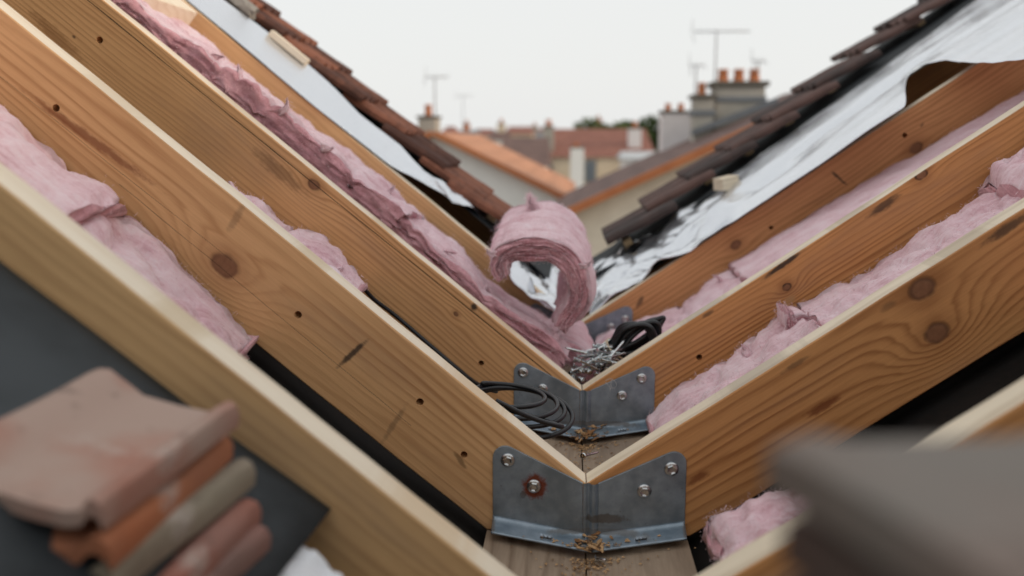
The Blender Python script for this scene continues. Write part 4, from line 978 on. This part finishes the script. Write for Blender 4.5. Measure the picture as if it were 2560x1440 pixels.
long_house('rendered_house', 'low white extension between the cream house and the white chimney', 36, 3, p0.x, p1.x, at(1600, 378, 37.5).z, at(1600, 396, 36).z, WHITE, wallmat('zinc_roof', (.42, .44, .46), (.55, .57, .58)), .1)
# far skyline, every house its own
rr = random.Random(17); far = [(1035, 1062, 325), (1100, 1130, 318), (1140, 1185, 328), (1178, 1232, 324), (1226, 1262, 330), (1262, 1330, 318), (1318, 1352, 332), (1330, 1372, 322), (1480, 1530, 318), (1530, 1562, 324), (1600, 1650, 330), (1632, 1660, 338)]
hues = [('grey walled', GREYR, BROWN), ('cream walled', CREAM, REDB), ('white walled', WHITE, LEAD), ('tan walled', TAN, REDB)]
spots_ = ['left of the orange roof', 'right behind the orange roof ridge', 'behind the orange roof', 'above the middle of the orange roof', 'above the maroon roof end', 'with the broad roof above the maroon roof', 'beside the slate hip', 'behind the cream house chimney', 'under the round tree', 'between the round tree and the cream house', 'right of the round tree', 'next to the white chimney']
for i, (a, b, t) in enumerate(far):
    Y = 62 + 8*(i % 4) + 2*i; p, q = at(a, t, Y), at(b, t, Y); nm, wm, rm = hues[i % 4]
    h_ = long_house('distant_house', 'small distant %s house %s' % (nm, spots_[i]), Y, 6, p.x, q.x, p.z + .1, p.z-.55, wm, rm, .3 if i % 2 else 0., group='far houses on the skyline')
    if i % 2 == 0: chimney(h_, p.x+.3, p.x+.85, Y+2.5, Y+3.1, p.z-.5, p.z+.6, [STONE, CREAM, POT][i % 3], [.5], ph=.3, pr=.12, cap=.08)
# antennas
STEEL = wallmat('antenna_steel', (.30, .30, .31), (.45, .45, .46))
def antenna(px_, ytop, ybase, Y, boom, label, els=7, low=False):
    p, q = at(px_, ytop, Y), at(px_, ybase, Y); root = thing('roof_antenna', (q.x, Y, q.z), label, 'antenna', 'aerials on the far chimneys')
    H = p.z-q.z; obj('mast', tube('mast', [(0, 0, 0), (0, 0, H*.5), (0, 0, H)], .010, 8), STEEL, root)
    L = boom/FPX*Y; z = H*.98
    obj('boom', tube('boom', [(-L*.4, 0, z), (0, 0, z), (L*.6, 0, z)], .007, 8), STEEL, root)
    for k in range(els):
        x = -L*.4 + L*k/(els-1); e = .28-.015*k; obj('element', tube('element', [(x, -e*.8, z-e*.25), (x, 0, z), (x, e*.8, z+e*.25)], .003, 6), STEEL, root)
    obj('reflector', tube('reflector', [(-L*.42, -.1, z-.14), (-L*.46, 0, z), (-L*.42, .1, z+.16)], .004, 6), STEEL, root)
    return root
antenna(1786, 75, 255, 12.9, 130, 'tall aerial with a wide boom behind the tall stone chimney', 9)
antenna(1738, 162, 250, 12.7, 34, 'short aerial rising from the small stone chimney', 4)
antenna(1894, 152, 185, 12.8, 30, 'tiny aerial on the last pot of the tall chimney', 4)
antenna(1088, 190, 300, 14.5, 55, 'thin aerial above the chimney of the orange roofed house', 6)
antenna(1158, 238, 325, 30, 40, 'faint aerial beyond the orange roof', 5)
# trees
LEAF = simple('leaf_green', (.035, .065, .018), (.12, .15, .045), 3, .7, .1, .01, vary=.2); BARK = simple('bark', (.06, .045, .03), (.12, .09, .06), 6, .9)
def tree(x, Y, ztop, R_, label, n=6000, sd_=0):
    root = thing('leafy_tree', (x, Y, GZ), label, 'tree', 'trees beyond the roofs'); H = ztop-GZ; rg = np.random.default_rng(sd_)
    vs, fs = [], []
    def limb(a, b, r0, r1):
        k = len(vs); d = (b-a).normalized(); s_ = d.cross(Vector((.3, 1, .2))).normalized(); t_ = d.cross(s_)
        for (p, r) in ((a, r0), (b, r1)):
            for i in range(7): an = 2*math.pi*i/7; vs.append(p + (s_*math.cos(an)+t_*math.sin(an))*r)
        for i in range(7): fs.append((k+i, k+(i+1) % 7, k+7+(i+1) % 7, k+7+i))
    limb(Vector((0, 0, 0)), Vector((.1, 0, H*.55)), .3, .2)
    cl = []
    for i in range(13):
        a = rg.uniform(0, 6.28); rad = R_*rg.uniform(.2, .85); c = Vector((rad*math.cos(a), rad*math.sin(a)*.8, H - R_*.3 - rg.uniform(0, .75)*R_ - rad*.25)); cl.append((c, R_*rg.uniform(.25, .42))); limb(Vector((.1, 0, H*.5)), c, .12, .03)
    obj('trunk', mesh('trunk', vs, fs, True), BARK, root)
    lv, lf = [], []
    for i in range(n):
        c, r = cl[i % len(cl)]; d = rg.normal(size=3); d /= np.linalg.norm(d); p = np.array(c) + d*r*rg.uniform(.55, 1.1)*np.array([1.1, 1, .8]); q = rg.normal(size=(2, 3)); s_ = rg.uniform(.12, .26)*R_/2.3
        a_, b_ = q[0]/np.linalg.norm(q[0])*s_, q[1]/np.linalg.norm(q[1])*s_; k = len(lv); lv += [p-a_, p+b_*.6, p+a_, p-b_*.6]; lf.append((k, k+1, k+2, k+3))
    obj('crown', mesh('crown', lv, lf), LEAF, root)
p = at(1570, 292, 75); tree(p.x-.9, 75, p.z+.5, 2.4, 'round green tree crown behind the red-brown roof', sd_=1); tree(p.x+1.5, 77, p.z+.55, 2.3, 'yellowish green tree merging with the round tree', sd_=2)
p = at(1932, 268, 30); tree(p.x, 30, p.z, .7, 'small green tree top beside the dark brown tiles', 900, sd_=3)
